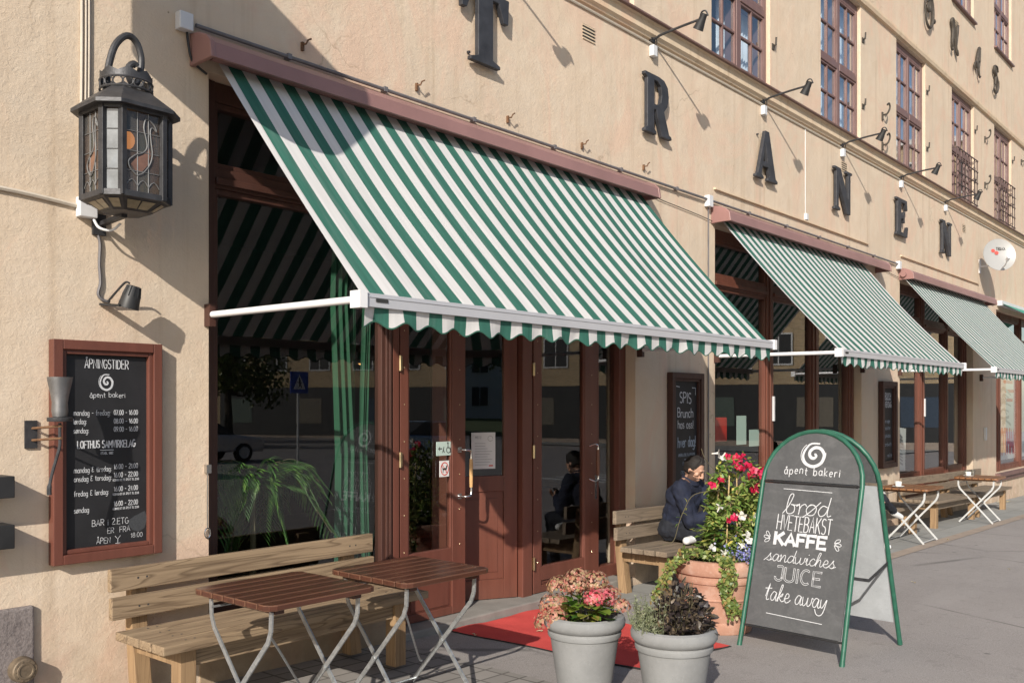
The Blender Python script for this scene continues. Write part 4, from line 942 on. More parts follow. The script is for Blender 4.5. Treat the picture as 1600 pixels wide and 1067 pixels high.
for a, b in ((-.1, .09), (-.04, .045)):
    ribbon(m, pl, arc(a, b, .018, .018, 0, 360, 16), .036)
m.build('emblem', M_redink, t)
m = MB().tube([(19.6, -.002, 4.33), (19.6, -.3, 4.325), C0-N*.07-ay*.1], .016, 8); m.box(19.55, 19.65, -.02, -.001, 4.2, 4.46); m.build('mount', M_plastic, t)
m = MB().tube([C0-ay*.30-N*.01, C0-ay*.28+N*.2, C0-ay*.22+N*.32], .012, 8); m.tube([C0-ay*.22+N*.3, C0-ay*.19+N*.38], .03, 10); m.build('feed_arm', M_plastic, t)

# ------------------------------------------------------------------ big lantern
LX, LY = 2.295, -.33
t = thing('wall_lantern', 'large dark iron lantern with stained glass swans on the left wall', 'lantern', (LX, LY, 2.6))
a_, b_ = .107, .174                                      # half width of the wide sides, half overall width
OCT = [(-a_, -b_), (a_, -b_), (b_, -a_), (b_, a_), (a_, b_), (-a_, b_), (-b_, a_), (-b_, -a_)]
zb, zt = 2.675, 3.125
def octring(s, z): return [Vector((LX+x*s, LY+y*s, z)) for x, y in OCT]
f = MB()
for i, (x, y) in enumerate(OCT):
    f.bar((LX+x*.985, LY+y*.985, zb), (LX+x*.985, LY+y*.985, zt), .03, .03, (1, .3, 0))
    x2, y2 = OCT[(i+1) % 8]
    for z, wz in ((zb+.012, .03), (zt-.012, .03)): f.bar((LX+x, LY+y, z), (LX+x2, LY+y2, z), .022, wz)
f.build('body_frame', M_iron, t, bevel=.002)
# glass sides as separate panes with lead lines
for i in range(8):
    p, q = [Vector((LX+OCT[j % 8][0]*.97, LY+OCT[j % 8][1]*.97, 0)) for j in (i, i+1)]
    ex = (q-p).normalized(); Wd = (q-p).length; nrm = Vector((ex.y, -ex.x, 0)); h_ = zt-zb
    wide = i % 2 == 0
    cols, rows = (3, 4) if wide else (1, 4)
    gl = MB(); ld = MB(); x0_, x1_ = .018, Wd-.018; z0_, z1_ = zb+.03, zt-.03
    for c in range(cols):
        for r in range(rows):
            xa, xb = x0_+(x1_-x0_)*c/cols, x0_+(x1_-x0_)*(c+1)/cols; za, zc_ = z0_+(z1_-z0_)*r/rows, z0_+(z1_-z0_)*(r+1)/rows
            tl = rnd.uniform(-.002, .002)
            gl.add([p+ex*xa+Vector((0, 0, za))+nrm*tl, p+ex*xb+Vector((0, 0, za))-nrm*tl, p+ex*xb+Vector((0, 0, zc_)), p+ex*xa+Vector((0, 0, zc_))], [(0, 1, 2, 3)])
    for c in range(1, cols): xa = x0_+(x1_-x0_)*c/cols; ld.tube([p+ex*xa+Vector((0, 0, z0_))+nrm*.002, p+ex*xa+Vector((0, 0, z1_))+nrm*.002], .0028, 6)
    for r in range(1, rows): za = z0_+(z1_-z0_)*r/rows; ld.tube([p+ex*x0_+Vector((0, 0, za))+nrm*.002, p+ex*x1_+Vector((0, 0, za))+nrm*.002], .0028, 6)
    if wide:
        sw = [(.30, .2), (.1, .28), (.06, .36), (.18, .42), (.3, .46), (.5, .5), (.62, .58), (.58, .7), (.52, .82), (.58, .93), (.72, .92), (.86, .86), (.9, .8), (.8, .84), (.72, .80), (.74, .66), (.78, .5), (.7, .36), (.5, .24), (.34, .2)]
        if i != 0: sw = [(x*.75+.14, y) for x, y in sw]
        sp = [p+ex*(x0_+(x1_-x0_)*x)+Vector((0, 0, z0_+(z1_-z0_)*y))+nrm*.004 for x, y in sw]
        ld.tube(cat(sp, 4), .0036, 6)
        bd = [(.14, .33), (.3, .42), (.5, .47), (.62, .56), (.66, .62), (.74, .5), (.66, .36), (.48, .26), (.3, .24)]
        if i != 0: bd = [(x*.75+.14, y) for x, y in bd]
        sm = MB(); qq = [p+ex*(x0_+(x1_-x0_)*x)+Vector((0, 0, z0_+(z1_-z0_)*y))+nrm*.0028 for x, y in bd]; sm.add(qq, [tuple(range(len(qq)))]); 
        for c in range(3): ld.tube([p+ex*(x0_+(x1_-x0_)*(c+u)/3)+Vector((0, 0, z0_+.025+.03*sin(pi*u)))+nrm*.003 for u in (0, .25, .5, .75, 1)], .0028, 6)
    pane = gl.build('glass_panel', M_leaded if wide else M_opal, t); ld.build('lead_lines', M_lead, pane)
    if wide: sm.build('swan', M_swan, pane)
# bottom: inward sloping panes
m = MB(); o_, i_ = octring(1.0, zb), octring(.55, zb-.055)
m.add(o_+i_, [(k, (k+1) % 8, 8+(k+1) % 8, 8+k) for k in range(8)]+[tuple(range(8, 16))], 0); m.build('bottom_panel', M_iron, t, fix=True)
m = MB(); 
for k in range(8):
    A, B, C_, D_ = o_[k], o_[(k+1) % 8], i_[(k+1) % 8], i_[k]; nn = (B-A).cross(D_-A).normalized()*(-.003)
    nn = nn if nn.z < 0 else -nn
    L_ = lambda u, v: A.lerp(B, u).lerp(D_.lerp(C_, u), v)+nn
    for u0, u1 in (((.12, .48), (.52, .88)) if k % 2 == 0 else ((.2, .8),)): m.add([L_(u0, .2), L_(u1, .2), L_(u1, .8), L_(u0, .8)], [(0, 1, 2, 3)])
m.build('bottom_glass', simple('yellowed_pane', (.26, .22, .15), .25, 0, .3, 12), t)
# roof, crown, hook
m = MB(); ra = octring(1.27, zt-.012); rb = octring(1.27, zt+.006); rc = octring(.62, zt+.105); rd = octring(.58, zt+.108)
m.add(ra+rb+rc+rd, [tuple(range(8))[::-1]]+[(j*8+k, j*8+(k+1) % 8, (j+1)*8+(k+1) % 8, (j+1)*8+k) for j in range(3) for k in range(8)]+[tuple(range(24, 32))]); m.build('roof', M_iron, t, fix=True)
m = MB(); cr = .125; z0_ = zt+.106
for z in (z0_+.004, z0_+.05): m.tube([(LX+cr*cos(a*pi/16), LY+cr*sin(a*pi/16), z) for a in range(32)], .006, 6, closed=True)
for k in range(16):
    a0 = 2*pi*k/16; pts = []
    for q in range(13): u = q/12; a = a0+(u-.5)*.36*(1 if q % 2 else 1); pts.append((LX+cr*cos(a0+.19*sin(2*pi*u)), LY+cr*sin(a0+.19*sin(2*pi*u)), z0_+.027-.022*cos(2*pi*u)))
    m.tube(pts, .004, 5, closed=True)
n = 64
for k in range(n):
    a0, a1 = 2*pi*k/n, 2*pi*(k+1)/n; hgt = lambda j: .03+.022*(1-abs(((j % 8)/4)-1))
    P_ = lambda a, z: (LX+cr*cos(a), LY+cr*sin(a), z)
    m.add([P_(a0, z0_+.05), P_(a1, z0_+.05), P_(a1, z0_+.05+hgt(k+1)), P_(a0, z0_+.05+hgt(k))], [(0, 1, 2, 3)], 0)
m.build('crown', M_iron, t)
m = MB(); q = cat([(LX-.10, LY, zt+.10), (LX-.095, LY, zt+.20), (LX-.06, LY-.0, zt+.33), (LX-.0, LY, zt+.40), (LX+.055, LY+.005, zt+.385), (LX+.085, LY+.01, zt+.31), (LX+.075, LY+.01, zt+.22), (LX+.045, LY, zt+.165), (LX+.015, LY-.01, zt+.18), (LX+.005, LY-.015, zt+.235), (LX+.03, LY-.02, zt+.26), (LX+.045, LY-.02, zt+.25)], 5)
m.tube(q, .0175, 10); m.build('hook', M_iron, t)
m = MB(); m.box(2.27, 2.34, -.02, -.002, 2.55, 2.66); m.bar((2.315, -.02, 2.61), (LX, LY+.02, 2.615), .03, .022); m.build('wall_bracket', M_iron, t)
MB().ell((LX+.0, LY-.02, 2.99), (.032, .032, .045), 14, 8).build('bulb', M_bulb, t)
m = MB().tube(cat([(2.26, -.05, 2.62), (2.27, -.09, 2.575), (2.32, -.12, 2.565), (2.35, -.16, 2.60)], 5), .007, 6); m.build('cable', M_plastic, t)
# small spotlight under it
t = thing('spotlight', 'small black spotlight on the wall above the opening hours board', 'lamp', (2.35, 0, 2.18))
m = MB(); m.bar((2.33, -.002, 2.185), (2.36, -.16, 2.17), .045, .012); m.build('bracket', M_black, t)
m = MB(); p = Vector((2.405, -.15, 2.195)); d = Vector((.18, -.22, 1)).normalized()
m.tube([p-d*.035, p-d*.03, p+d*.03, p+d*.085, p+d*.088], [.054, .054, .047, .034, .02], 18)
m.build('lamp_head', M_black, t); m = MB()
for k in range(12):
    a = 2*pi*k/12; e1 = d.orthogonal().normalized(); e2 = d.cross(e1); o2 = e1*cos(a)+e2*sin(a); m.bar(p+d*.03+o2*.046, p+d*.085+o2*.034, .006, .006)
m.build('cooling_fin', M_black, t)
m = MB().tube(cat([(2.345, -.03, 2.2), (2.37, -.07, 2.25), (2.4, -.11, 2.3), (2.415, -.13, 2.295)], 5), .006, 6); m.build('cable', M_black, t)

# ------------------------------------------------------------------ torch holder, black blocks
t = thing('torch_holder', 'grey metal torch cup on a curved rod in front of the opening hours board', 'torch holder', (1.99, -.22, 1.3))
TX, TY = 2.005, -.235
m = MB(); m.lathe([(.014, 1.585), (.033, 1.59), (.038, 1.62), (.036, 1.66), (.042, 1.70), (.056, 1.765), (.058, 1.785), (.054, 1.785), (.05, 1.765), (.034, 1.70), (.03, 1.66)], 28, (TX, TY, 0)); m.build('cup', simple('scorched_steel', (.22, .22, .225), .45, .8, .4, 6), t)
MB().lathe([(.02, 1.566), (.055, 1.567), (.058, 1.572), (.058, 1.585), (.055, 1.588), (.03, 1.588)], 28, (TX, TY, 0)).build('drip_plate', M_iron, t)
m = MB().tube(cat([(TX, TY, 1.56), (TX, TY, 1.5), (TX, TY, 1.45), (TX-.012, TY, 1.4), (TX-.035, TY, 1.32), (TX-.05, TY, 1.25), (TX-.05, TY, 1.21)], 4), [.008]*20+[.012]*5, 8); m.build('rod', M_iron, t)
m = MB()
for z in (1.535, 1.475): m.tube([(1.965, -.002, z-.005), (TX, TY-.02, z+.01)], .0065, 8)
m.build('bracket', MATS['rusty_iron'], t)
MB().box(1.93, 1.99, -.012, -.002, 1.43, 1.57).build('wall_plate', M_iron, t)
for z0, z1, l in ((1.20, 1.305, 'upper black metal bar end at the left edge'), (.955, 1.07, 'lower black metal bar end at the left edge')):
    tag(MB().box(1.2, 1.83, -.15, -.002, z0, z1).build('black_bar', M_black, bevel=.004), l, 'bar', 'black bars at the left edge')
# projecting sign hung above the left wall (out of the frame; its shadow falls on the wall and the near awning)
t = thing('projecting_sign', 'hanging sign above the left wall whose shadow falls on the awning', 'sign', (1.7, -.9, 4.0))
cy, cz, hw, hh = -.93, 4.55, .50, .545
lp = [(hw*s1*(1 if 0 else 1), 0) for s1 in ()]
rc = .22; lp = arc(hw-rc, hh-rc, rc, rc, 0, 90, 6)+arc(-hw+rc*.2, hh-rc*.2, rc*.2, rc*.2, 90, 180, 4)+arc(-hw+.05, -hh+.05, .05, .05, 180, 270, 4)+arc(hw-rc, -hh+rc, rc, rc, 270, 360, 6)
MB().prism([lp], (1.68, cy, cz), (0, -1, 0), (0, 0, 1), (1, 0, 0), .05).build('board', M_dkbrown, t, fix=True)
MB().tube([(1.705, -.002, 5.085), (1.705, -1.3, 5.085)], .02, 8).build('bracket', M_iron, t)

# ------------------------------------------------------------------ framed blackboards
def board(name, label, x0, x1, z0, z1, dep, fw, mat):
    t = thing(name, label, 'blackboard', ((x0+x1)/2, 0, z0))
    m = MB(); D = -dep
    m.box(x0, x0+fw, D, -.004, z0, z1); m.box(x1-fw, x1, D, -.004, z0, z1); m.box(x0+fw, x1-fw, D, -.004, z0, z0+fw); m.box(x0+fw, x1-fw, D, -.004, z1-fw, z1)
    k = fw*.45
    for a, b, c, d in ((x0+fw, x0+fw+k, z0+fw, z1-fw), (x1-fw-k, x1-fw, z0+fw, z1-fw)): m.box(a, b, D+.016, -.006, c, d)
    for c, d in ((z0+fw, z0+fw+k), (z1-fw-k, z1-fw)): m.box(x0+fw+k, x1-fw-k, D+.016, -.006, c, d)
    m.build('frame', mat, t, bevel=.004)
    MB().box(x0+fw*.8, x1-fw*.8, -dep*.35, -.007, z0+fw*.8, z1-fw*.8).build('panel', M_slate, t)
    return t, Plane((x0, -dep*.35-.0004, z0), (1, 0, 0), (0, 0, 1))
bw, bh = .59, 1.155
t, pl = board('opening_hours_board', 'large framed blackboard with chalked opening hours on the left wall', 2.047, 2.637, .829, 1.984, .065, .05, M_frame)
m = MB()
ROWMAT = [M_chalk]
def row(txt, u0, u1, v, h, **k):
    m = MB(); write(m, pl, txt, (u0+u1)/2*bw, (1-v)*bh, h, width=(u1-u0)*bw, **k); m.build('chalk_line', ROWMAT[0], t)
row('ÅPNINGSTIDER', .30, .70, .122, .047, stroke=.10)
spiral(m, pl, .495*bw, (1-.185)*bh, .042, sx=.85)
row('åpent bakeri', .345, .67, .256, .026, stroke=.10, jit=.12)
for tx, v in (('mandag - fredag:', .338), ('lørdag:', .377), ('søndag:', .418)):
    row(tx, .2, {'m': .53, 'l': .315, 's': .335}[tx[0]], v, .027, stroke=.10)
for tx, v in (('07.00 - 16.00', .336), ('08.00 - 16.00', .376), ('09.00 - 16.00', .414)): row(tx, .565, .79, v, .025, stroke=.13)
row('LOFTHUS SAMVIRKELAG', .235, .765, .487, .037, stroke=.15)
ribbon(m, pl, [(.44*bw, (1-.498)*bh), (.56*bw, (1-.499)*bh)], .004); row('ETABL. 1882', .445, .555, .518, .012, stroke=.16)
for tx, v in (('mandag & tirsdag:', .597), ('onsdag & torsdag:', .637), ('fredag & lørdag:', .703), ('søndag', .778)):
    row(tx, .205, {'m': .54, 'o': .54, 'f': .515, 's': .335}[tx[0]], v, .027, stroke=.10)
for tx, v in (('16.00 - 21.00', .588), ('16.00 - 22.00', .627), ('16.00 - 24.00', .692), ('16.00 - 22.00', .76)):
    row(tx, .565, .79, v, .025, stroke=.13)
for v in (.645, .711, .778): row('KJØKKENET ER ÅPENT TIL 22.00', .555, .80, v, .011, stroke=.16)
row('BAR i 2.ETG', .365, .70, .845, .032, stroke=.085, jit=.07); row('ER  FRA', .505, .715, .883, .029, stroke=.085, jit=.07)
row('ÅPEN', .405, .53, .928, .030, stroke=.085, jit=.07); row('18:00', .725, .835, .915, .024, stroke=.09, jit=.1)
for st in ([(.575, .90), (.6, .915), (.625, .9)], [(.6, .915), (.6, .932)], [(.58, .934), (.622, .934)]): ribbon(m, pl, [(u*bw, (1-v)*bh) for u, v in st], .0028)
m.build('chalk_drawing', M_chalk, t)
m = MB(); sm_ = [(.70, .835), (.76, .815), (.86, .795), (.885, .83), (.86, .875), (.80, .892), (.74, .88), (.71, .86)]
m.add([pl.p(u*bw, (1-v)*bh, .0004) for u, v in sm_], [tuple(range(len(sm_)))[::-1]]); m.build('wiped_patch', M_smudge, t)

t, pl = board('brunch_board', 'tall narrow blackboard offering brunch, on the pillar above the seated man', 8.06, 8.70, .66, 1.975, .07, .06, M_dkbrown)
bw, bh = .64, 1.315; m = MB(); md = MB()
row('SPIS', .33, .68, .235, .105, stroke=.11, jit=.05); row('Brunch', .26, .74, .345, .09, stroke=.11, jit=.06); row('hos oss!', .27, .75, .43, .08, stroke=.11, jit=.06)
ribbon(m, pl, [(.72*bw, .885*bh), (.82*bw, .885*bh), (.82*bw, .83*bh)], .008); ribbon(m, pl, [(.22*bw, .895*bh), (.32*bw, .89*bh)], .008)
m.build('chalk_mark', M_chalk, t); m = md; ROWMAT[0] = M_chalkdim
row('hver dag!', .27, .82, .575, .10, stroke=.13, jit=.04)
for tx, a, b, v in (('AMERIKANSKE PANNEKAKER', .28, .8, .65), ('EGGERØRE', .42, .64, .715), ('CROISSANTER', .36, .70, .785), ('TE & KAFFE', .42, .68, .85)): row(tx, a, b, v, .030, stroke=.12)
for v in (.675, .74, .805): ribbon(m, pl, [(.47*bw, (1-v)*bh), (.55*bw, (1-v)*bh)], .006)
m.build('faint_rule', M_chalkdim, t); ROWMAT[0] = M_chalk
t, pl = board('far_menu_board', 'narrow chalk menu board on the far pillar between the second and third awnings', 14.04, 14.68, .70, 2.0, .08, .07, M_dkbrown)
bw, bh = .64, 1.3; m = MB(); md = MB()
row('BRUNCH', .27, .72, .2, .085, stroke=.12); ribbon(m, pl, [(.26*bw, .79*bh), (.72*bw, .79*bh)], .012); row('HVER DAG', .25, .76, .3, .085, stroke=.14)
m.build('chalk_rule', M_chalk, t); ROWMAT[0] = M_chalkdim
for tx, a, b, v in (('varm suppe', .26, .66, .48), ('salater', .34, .7, .56), ('eplekake', .28, .7, .65), ('sandwich', .26, .76, .75), ('vin & te', .5, .78, .88)):
    row(tx, a, b, v, .055, stroke=.12)

# ------------------------------------------------------------------ pavement sign (A-board)
t = thing('pavement_sign', 'black chalkboard pavement sign with rounded green tube frame in front of the benches', 'a-board', (6.415, -2.255, G(6.4)), R(-5.5))
HB, LX0 = .375, .435
def slope(side):                                         # plane of one leaning frame: local width axis, up axis
    foot = Vector((side*LX0, 0, 0)); top = Vector((side*.035, 0, 1.515)); up = (top-foot).normalized()
    return foot, up, (top-foot).length
for side in (-1, 1):
    foot, up, LN = slope(side); wv = Vector((0, 1, 0))
    za = LN-HB
    pts = [foot+wv*HB*1.02, foot+wv*HB+up*za*.5]+[foot+wv*HB*cos(a*pi/16)+up*(za+HB*sin(a*pi/16)) for a in range(17)]+[foot-wv*HB+up*za*.5, foot-wv*HB*1.02]
    m = MB().tube(pts, .0165, 12)
    for s in (-1, 1): m.tube([foot+wv*s*HB*1.02-up*.0, foot+wv*s*HB*1.02+up*.03], .018, 12)
    m.build('tube_frame', M_signgreen, t, world=False)
    an = Vector((-1 if side < 0 else 1, 0, 0)); an = (an-up*an.dot(up)).normalized()
    ay = up; axv = Vector((0, -1, 0)) if side < 0 else Vector((0, 1, 0))
    hw = HB-.022; z0_, z1_ = .165, za-.015
    lo = [(-hw, z0_), (hw, z0_), (hw, z1_), (-hw, z1_)]; hi = [(-hw, za+.01)]+[(-x, y) for x, y in []]+[(hw, za+.01)]+[(hw*cos(a*pi/20), za+.03+(HB-.045)*sin(a*pi/20)) for a in range(1, 20)]
    m = MB().prism([lo], foot-an*.006, axv, ay, an, .010)
    m.build('lower_panel', [M_signslate if side < 0 else M_signback], t, world=False, fix=True)
    m = MB().prism([hi], foot-an*.006, axv, ay, an, .010); m.build('arch_panel', M_signslate, t, world=False, fix=True)
    if side < 0:
        # galvanised inner sheet
        m = MB().prism([lo], foot-an*.010, axv, ay, an, .003); m.build('back_sheet', M_signback, t, world=False, fix=True)
        pl = Plane(foot+an*.0046+up*0, axv, ay); m = MB(); H = z1_-z0_; W = 2*hw
        def srow(txt, u0, u1, v, h, **k):
            m = MB(); write(m, pl, txt, -hw+(u0+u1)/2*W, z1_-v*H, h, width=(u1-u0)*W, **k); m.build('chalk_line', M_chalk, t, world=False)
        for ln in ([(-hw+.22*W, z1_-.035*H), (-hw+.74*W, z1_-.04*H)], [(-hw+.21*W, z1_-.905*H), (-hw+.80*W, z1_-.915*H)]): m = MB(); ribbon(m, pl, ln, .0045); m.build('chalk_rule', M_chalk, t, world=False)
        srow('brød', .27, .74, .208, .135, script=True, stroke=.046, jit=.0)
        srow('HVETEBAKST', .20, .78, .325, .105, stroke=.062, jit=.03)
        srow('KAFFE', .2, .74, .425, .08, stroke=.30, jit=.0)
        srow('sandwiches', .13, .86, .545, .09, script=True, stroke=.052, shear=.1, jit=0)
        srow('JUICE', .25, .74, .675, .095, stroke=.032, outline=.06, jit=.02)
        srow('take away', .17, .83, .815, .115, script=True, stroke=.046, shear=.08, jit=0)
        for sgn, u in ((-1, .155), (1, .815)):
            for a in (38, 0, -38):
                c0 = Vector((-hw+u*W, z1_-.385*H)); d = Vector((sgn*cos(R(a)), sin(R(a)))); nn = Vector((-d.y, d.x))
                m = MB(); ribbon(m, pl, cat([c0+d*.012, c0+d*.035+nn*.010, c0+d*.058, c0+d*.05-nn*.012, c0+d*.03-nn*.008, c0+d*.012], 4), .0045); m.build('flourish', M_chalk, t, world=False)
        m = MB(); spiral(m, pl, .0, za+.205, .085); m.build('spiral_logo', M_chalk, t, world=False); m = MB()
        srow2 = write(m, pl, 'åpent bakeri', 0, za+.06, .055, width=.42, stroke=.10, sp=.3, jit=.12)
        m.build('chalk_line', M_chalk, t, world=False)
for y in (-.37, .37):
    m = MB(); foot, up, LN = slope(-1); f2, u2, _ = slope(1)
    A, B = foot+Vector((0, y, 0))+up*.58, f2+Vector((0, y, 0))+u2*.62; C_ = (A+B)/2+Vector((-.02, 0, -.07))
    m.bar(A, C_, .006, .022, (0, 0, 1)); m.bar(C_, B, .006, .022, (0, 0, 1)); m.build('hinge_stay', M_iron, t, world=False)
foot, up, LN = slope(-1)
for q_, r_ in ((LN-HB-.002, .009), (.155, .008)): MB().tube([foot+up*q_+Vector((0, -HB, 0)), foot+up*q_+Vector((0, HB, 0))], r_, 8).build('cross_bar', M_black, t, world=False)

# ------------------------------------------------------------------ benches and tables
def make_bench(L, m1, m2, label):
    t = thing('bench', label, 'bench', group='wooden benches along the café wall')
    def planks(name, items, mat):
        for it in items:
            MB().box(*it).build(name, mat, t, world=False, bevel=.005)
    planks('seat_plank', [(0, L, -.65+.123*k, -.65+.123*k+.112, .405, .45) for k in range(4)], m1)
    planks('back_plank', [(.0, L, -.135, -.095, .50, .615), (.0, L, -.122, -.082, .645, .765)], m1)
    for x in (.175, L-.175):
        for k in range(4):
            for dx in (-.025, .025): MB().lathe([(.006, .449), (.006, .4512)], 8, (x+dx, -.594+.123*k, 0)).build('screw', M_iron, t, world=False)
        for y_, z_ in ((-.1355, .557), (-.1225, .705)):
            for dx in (-.025, .025): MB().box(x+dx-.005, x+dx+.005, y_, y_+.001, z_-.005, z_+.005).build('screw', M_iron, t, world=False)
    for x in (.13, L-.22):
        m = MB(); m.add([(x, -.16, 0), (x+.09, -.16, 0), (x+.09, -.07, 0), (x, -.07, 0), (x, -.092, .45), (x+.09, -.092, .45), (x+.09, -.02, .45), (x, -.02, .45), (x, -.080, .74), (x+.09, -.080, .74), (x+.09, -.03, .74), (x, -.03, .74)],
              [(3, 2, 1, 0), (0, 1, 5, 4), (1, 2, 6, 5), (2, 3, 7, 6), (3, 0, 4, 7), (4, 5, 9, 8), (5, 6, 10, 9), (6, 7, 11, 10), (7, 4, 8, 11), (8, 9, 10, 11)])
        m.build('leg', m2, t, world=False, bevel=.004)
        MB().box(x, x+.09, -.58, -.49, 0, .404).build('leg', m2, t, world=False, bevel=.004)
        MB().box(x+.02, x+.07, -.489, -.10, .30, .403).build('side_rail', m2, t, world=False, bevel=.003)
    MB().box(.222, L-.222, -.56, -.52, .30, .402).build('front_rail', m1, t, world=False, bevel=.003)
    return t
b1 = make_bench(1.80, M_bench, M_benchleg, 'honey-coloured wooden bench below the opening hours board at the left'); b1.location = (2.30, -.03, G(2.6)); b1.rotation_euler = (0, 0, R(.5))
b2 = make_bench(2.05, M_benchgrey, M_benchleg, 'greyed wooden bench the man in the navy coat sits on'); b2.location = (6.93, -.03, G(7.5)-.0)
b3 = dup(b2, (11.95, -.03, G(12.9)), 0, 'wooden bench half hidden behind the pavement sign, left of the white cup')
b4 = dup(b2, (14.62, -.03, G(15.6)), R(-1), 'wooden bench behind the far table with the single cup, below the third window')
b5 = dup(b2, (16.98, -.03, G(18)), R(1), 'farthest wooden bench, at the right end of the row by the last pillar')
for b in (b4, b5): b.scale = (1.12, 1, 1)
for b in (b2, b3, b4, b5): b.rotation_euler.y = R(1.15)
def make_table(mt, ms, label):
    t = thing('folding_table', label, 'table', group='folding café tables with slatted tops')
    hx, hy = .315, .325
    for k in range(7):
        y0 = -hy+k*(2*hy)/7; y1 = y0+2*hy/7-.008; m = MB()
        if k in (0, 6):
            s = -1 if k == 0 else 1; r = .045; yo, yi = (y0, y1) if k == 0 else (y1, y0)
            lp = [(-hx, yi), (-hx, yo-s*r), (-hx+r*.3, yo-s*r*.3), (-hx+r, yo), (hx-r, yo), (hx-r*.3, yo-s*r*.3), (hx, yo-s*r), (hx, yi)]
            m.prism([lp], (0, 0, .705), (1, 0, 0), (0, 1, 0), (0, 0, 1), .028)
        else: m.box(-hx, hx, y0, y1, .705, .733)
        m.build('slat', [mt, M_wear], t, world=False, bevel=.0045, fix=True, bmat=1)
    for x in (-.225, .225): MB().box(x-.025, x+.025, -.28, .28, .678, .7045).build('batten', mt, t, world=False, bevel=.003)
    for x in (-.25, .25):
        for s in (-1, 1):
            m = MB(); q = x+.008*s; P = [Vector(z_) for z_ in ((q, s*.262, .69), (q, s*.258, .60), (q, s*.235, .545), (q, 0, .285), (q, -s*.245, .012))]
            for a, b in zip(P[:-1], P[1:]): m.bar(a, b, .024, .008, (1, 0, 0))
            m.build('leg', ms, t, world=False)
        MB().tube([(x-.016, 0, .29), (x+.016, 0, .29)], .012, 10).build('pivot', ms, t, world=False)
    m = MB()
    for s in (-1, 1): m.tube([(-.25+.008*s, -s*.225, .03), (.25+.008*s, -s*.225, .03)], .006, 6)
    m.tube(cat([(-.245, -.22, .56), (-.2, -.19, .54), (.2, .15, .18), (.245, .17, .14)], 4), .006, 6); m.tube([(-.25, .25, .64), (.25, .25, .64)], .006, 6)
    m.build('brace', ms, t, world=False)
    return t
t1 = make_table(M_table, M_zinc, 'brown slatted folding table in the left foreground, nearest the camera'); t1.location = (2.715, -1.09, G(2.7)+.006)
t2 = dup(t1, (3.53, -1.11, G(3.5)+.006), R(-1), 'brown slatted folding table in front of the left door post')
t3 = make_table(M_tablefar, M_zincpaint, 'far folding table with one white cup, just right of the pavement sign'); t3.location = (12.92, -.83, G(12.9)+.005); t3.scale = (1.15, 1, 1)
t4 = dup(t3, (16.35, -.82, G(16.3)+.005), R(2), 'farthest folding table, with a cup and glasses on it')
t4.scale = (1.1, 1, 1)
def cup(x, y, z, label):
    t = thing('coffee_cup', label, 'cup', (x, y, z), group='white cups on the far tables')
    MB().lathe([(.025, .012), (.036, .02), (.045, .06), (.046, .075), (.042, .075), (.038, .04), (.02, .024)], 24, (x, y, z)).build('cup', M_porcelain, t)
    MB().lathe([(.03, .001), (.05, .004), (.078, .014), (.079, .017), (.05, .009)], 24, (x, y, z)).build('saucer', M_porcelain, t)
    a = [(x+.045, y, z+.06), (x+.068, y, z+.058), (x+.07, y, z+.04), (x+.043, y, z+.03)]; MB().tube(cat(a, 4), .005, 6).build('handle', M_porcelain, t)
zt3 = G(12.9)+.005+.734; zt4 = G(16.3)+.005+.734
cup(12.68, -.74, zt3, 'white coffee cup on the far table beside the pavement sign'); cup(16.22, -.68, zt4, 'white coffee cup on the farthest table, left of the glasses')
gm = glass('drinking_glass', (.93, .95, .95), 1.5)
for x, y, l in ((16.36, -.62, 'small drinking glass on the farthest table, next to the cup'), (16.42, -.70, 'small drinking glass on the farthest table, right one')):
    tag(MB().lathe([(.026, .002), (.03, .004), (.036, .095), (.033, .095), (.027, .012)], 20, (x, y, zt4)).build('drinking_glass', gm), l, 'glass', 'drinking glasses on the farthest table')

# ------------------------------------------------------------------ red mat
m = MB(); nx, ny = 30, 40; A, B, C_, D_ = Vector((4.90, -.085, 0)), Vector((6.07, -.062, 0)), Vector((5.93, -1.80, 0)), Vector((4.97, -1.72, 0))
def matz(p, i, k): 
    return G(p.x)+.009+.006*max(0, sin(p.x*9+p.y*3))*(.4+.6*abs(2*k/ny-1))+.012*math.exp(-((p.y+.14)/.05)**2)*(.5+.5*sin(p.x*14))
top = []
for k in range(ny+1):
    for i in range(nx+1):
        u, v = i/nx, k/ny; p = A.lerp(B, u).lerp(D_.lerp(C_, u), v); p.x += .012*sin(v*9+1)*(u-.5)*2; p.y += .010*sin(u*11); p.z = matz(p, i, k); m.v.append(p)
for k in range(ny):
    for i in range(nx): a = k*(nx+1)+i; m.f.append([a, a+nx+1, a+nx+2, a+1]); m.mi.append(0); m.sm.append(True)
mat_t = thing('door_mat', 'bright red carpet mat on the ground before the café door', 'mat', (5.4, -.9, G(5.4)))
bd = [k*(nx+1) for k in range(ny+1)]+[ny*(nx+1)+i for i in range(1, nx+1)]+[k*(nx+1)+nx for k in range(ny-1, -1, -1)]+[i for i in range(nx-1, 0, -1)]
e = MB(); bp = [m.v[i].copy() for i in bd]; cen = sum(bp, Vector())/len(bp)
o_ = [p+(p-cen).normalized()*.014-Vector((0, 0, .004)) for p in bp]; lo_ = [Vector((p.x, p.y, G(p.x)+.0045)) for p in o_]; n = len(bp)
e.add([p-Vector((0, 0, .001)) for p in bp]+o_+lo_, [(i, (i+1) % n, n+(i+1) % n, n+i) for i in range(n)]+[(n+i, n+(i+1) % n, 2*n+(i+1) % n, 2*n+i) for i in range(n)])
e.build('rubber_edge', M_rubber, mat_t, fix=True)
mo = m.build('carpet', M_carpet, mat_t, fix=True)
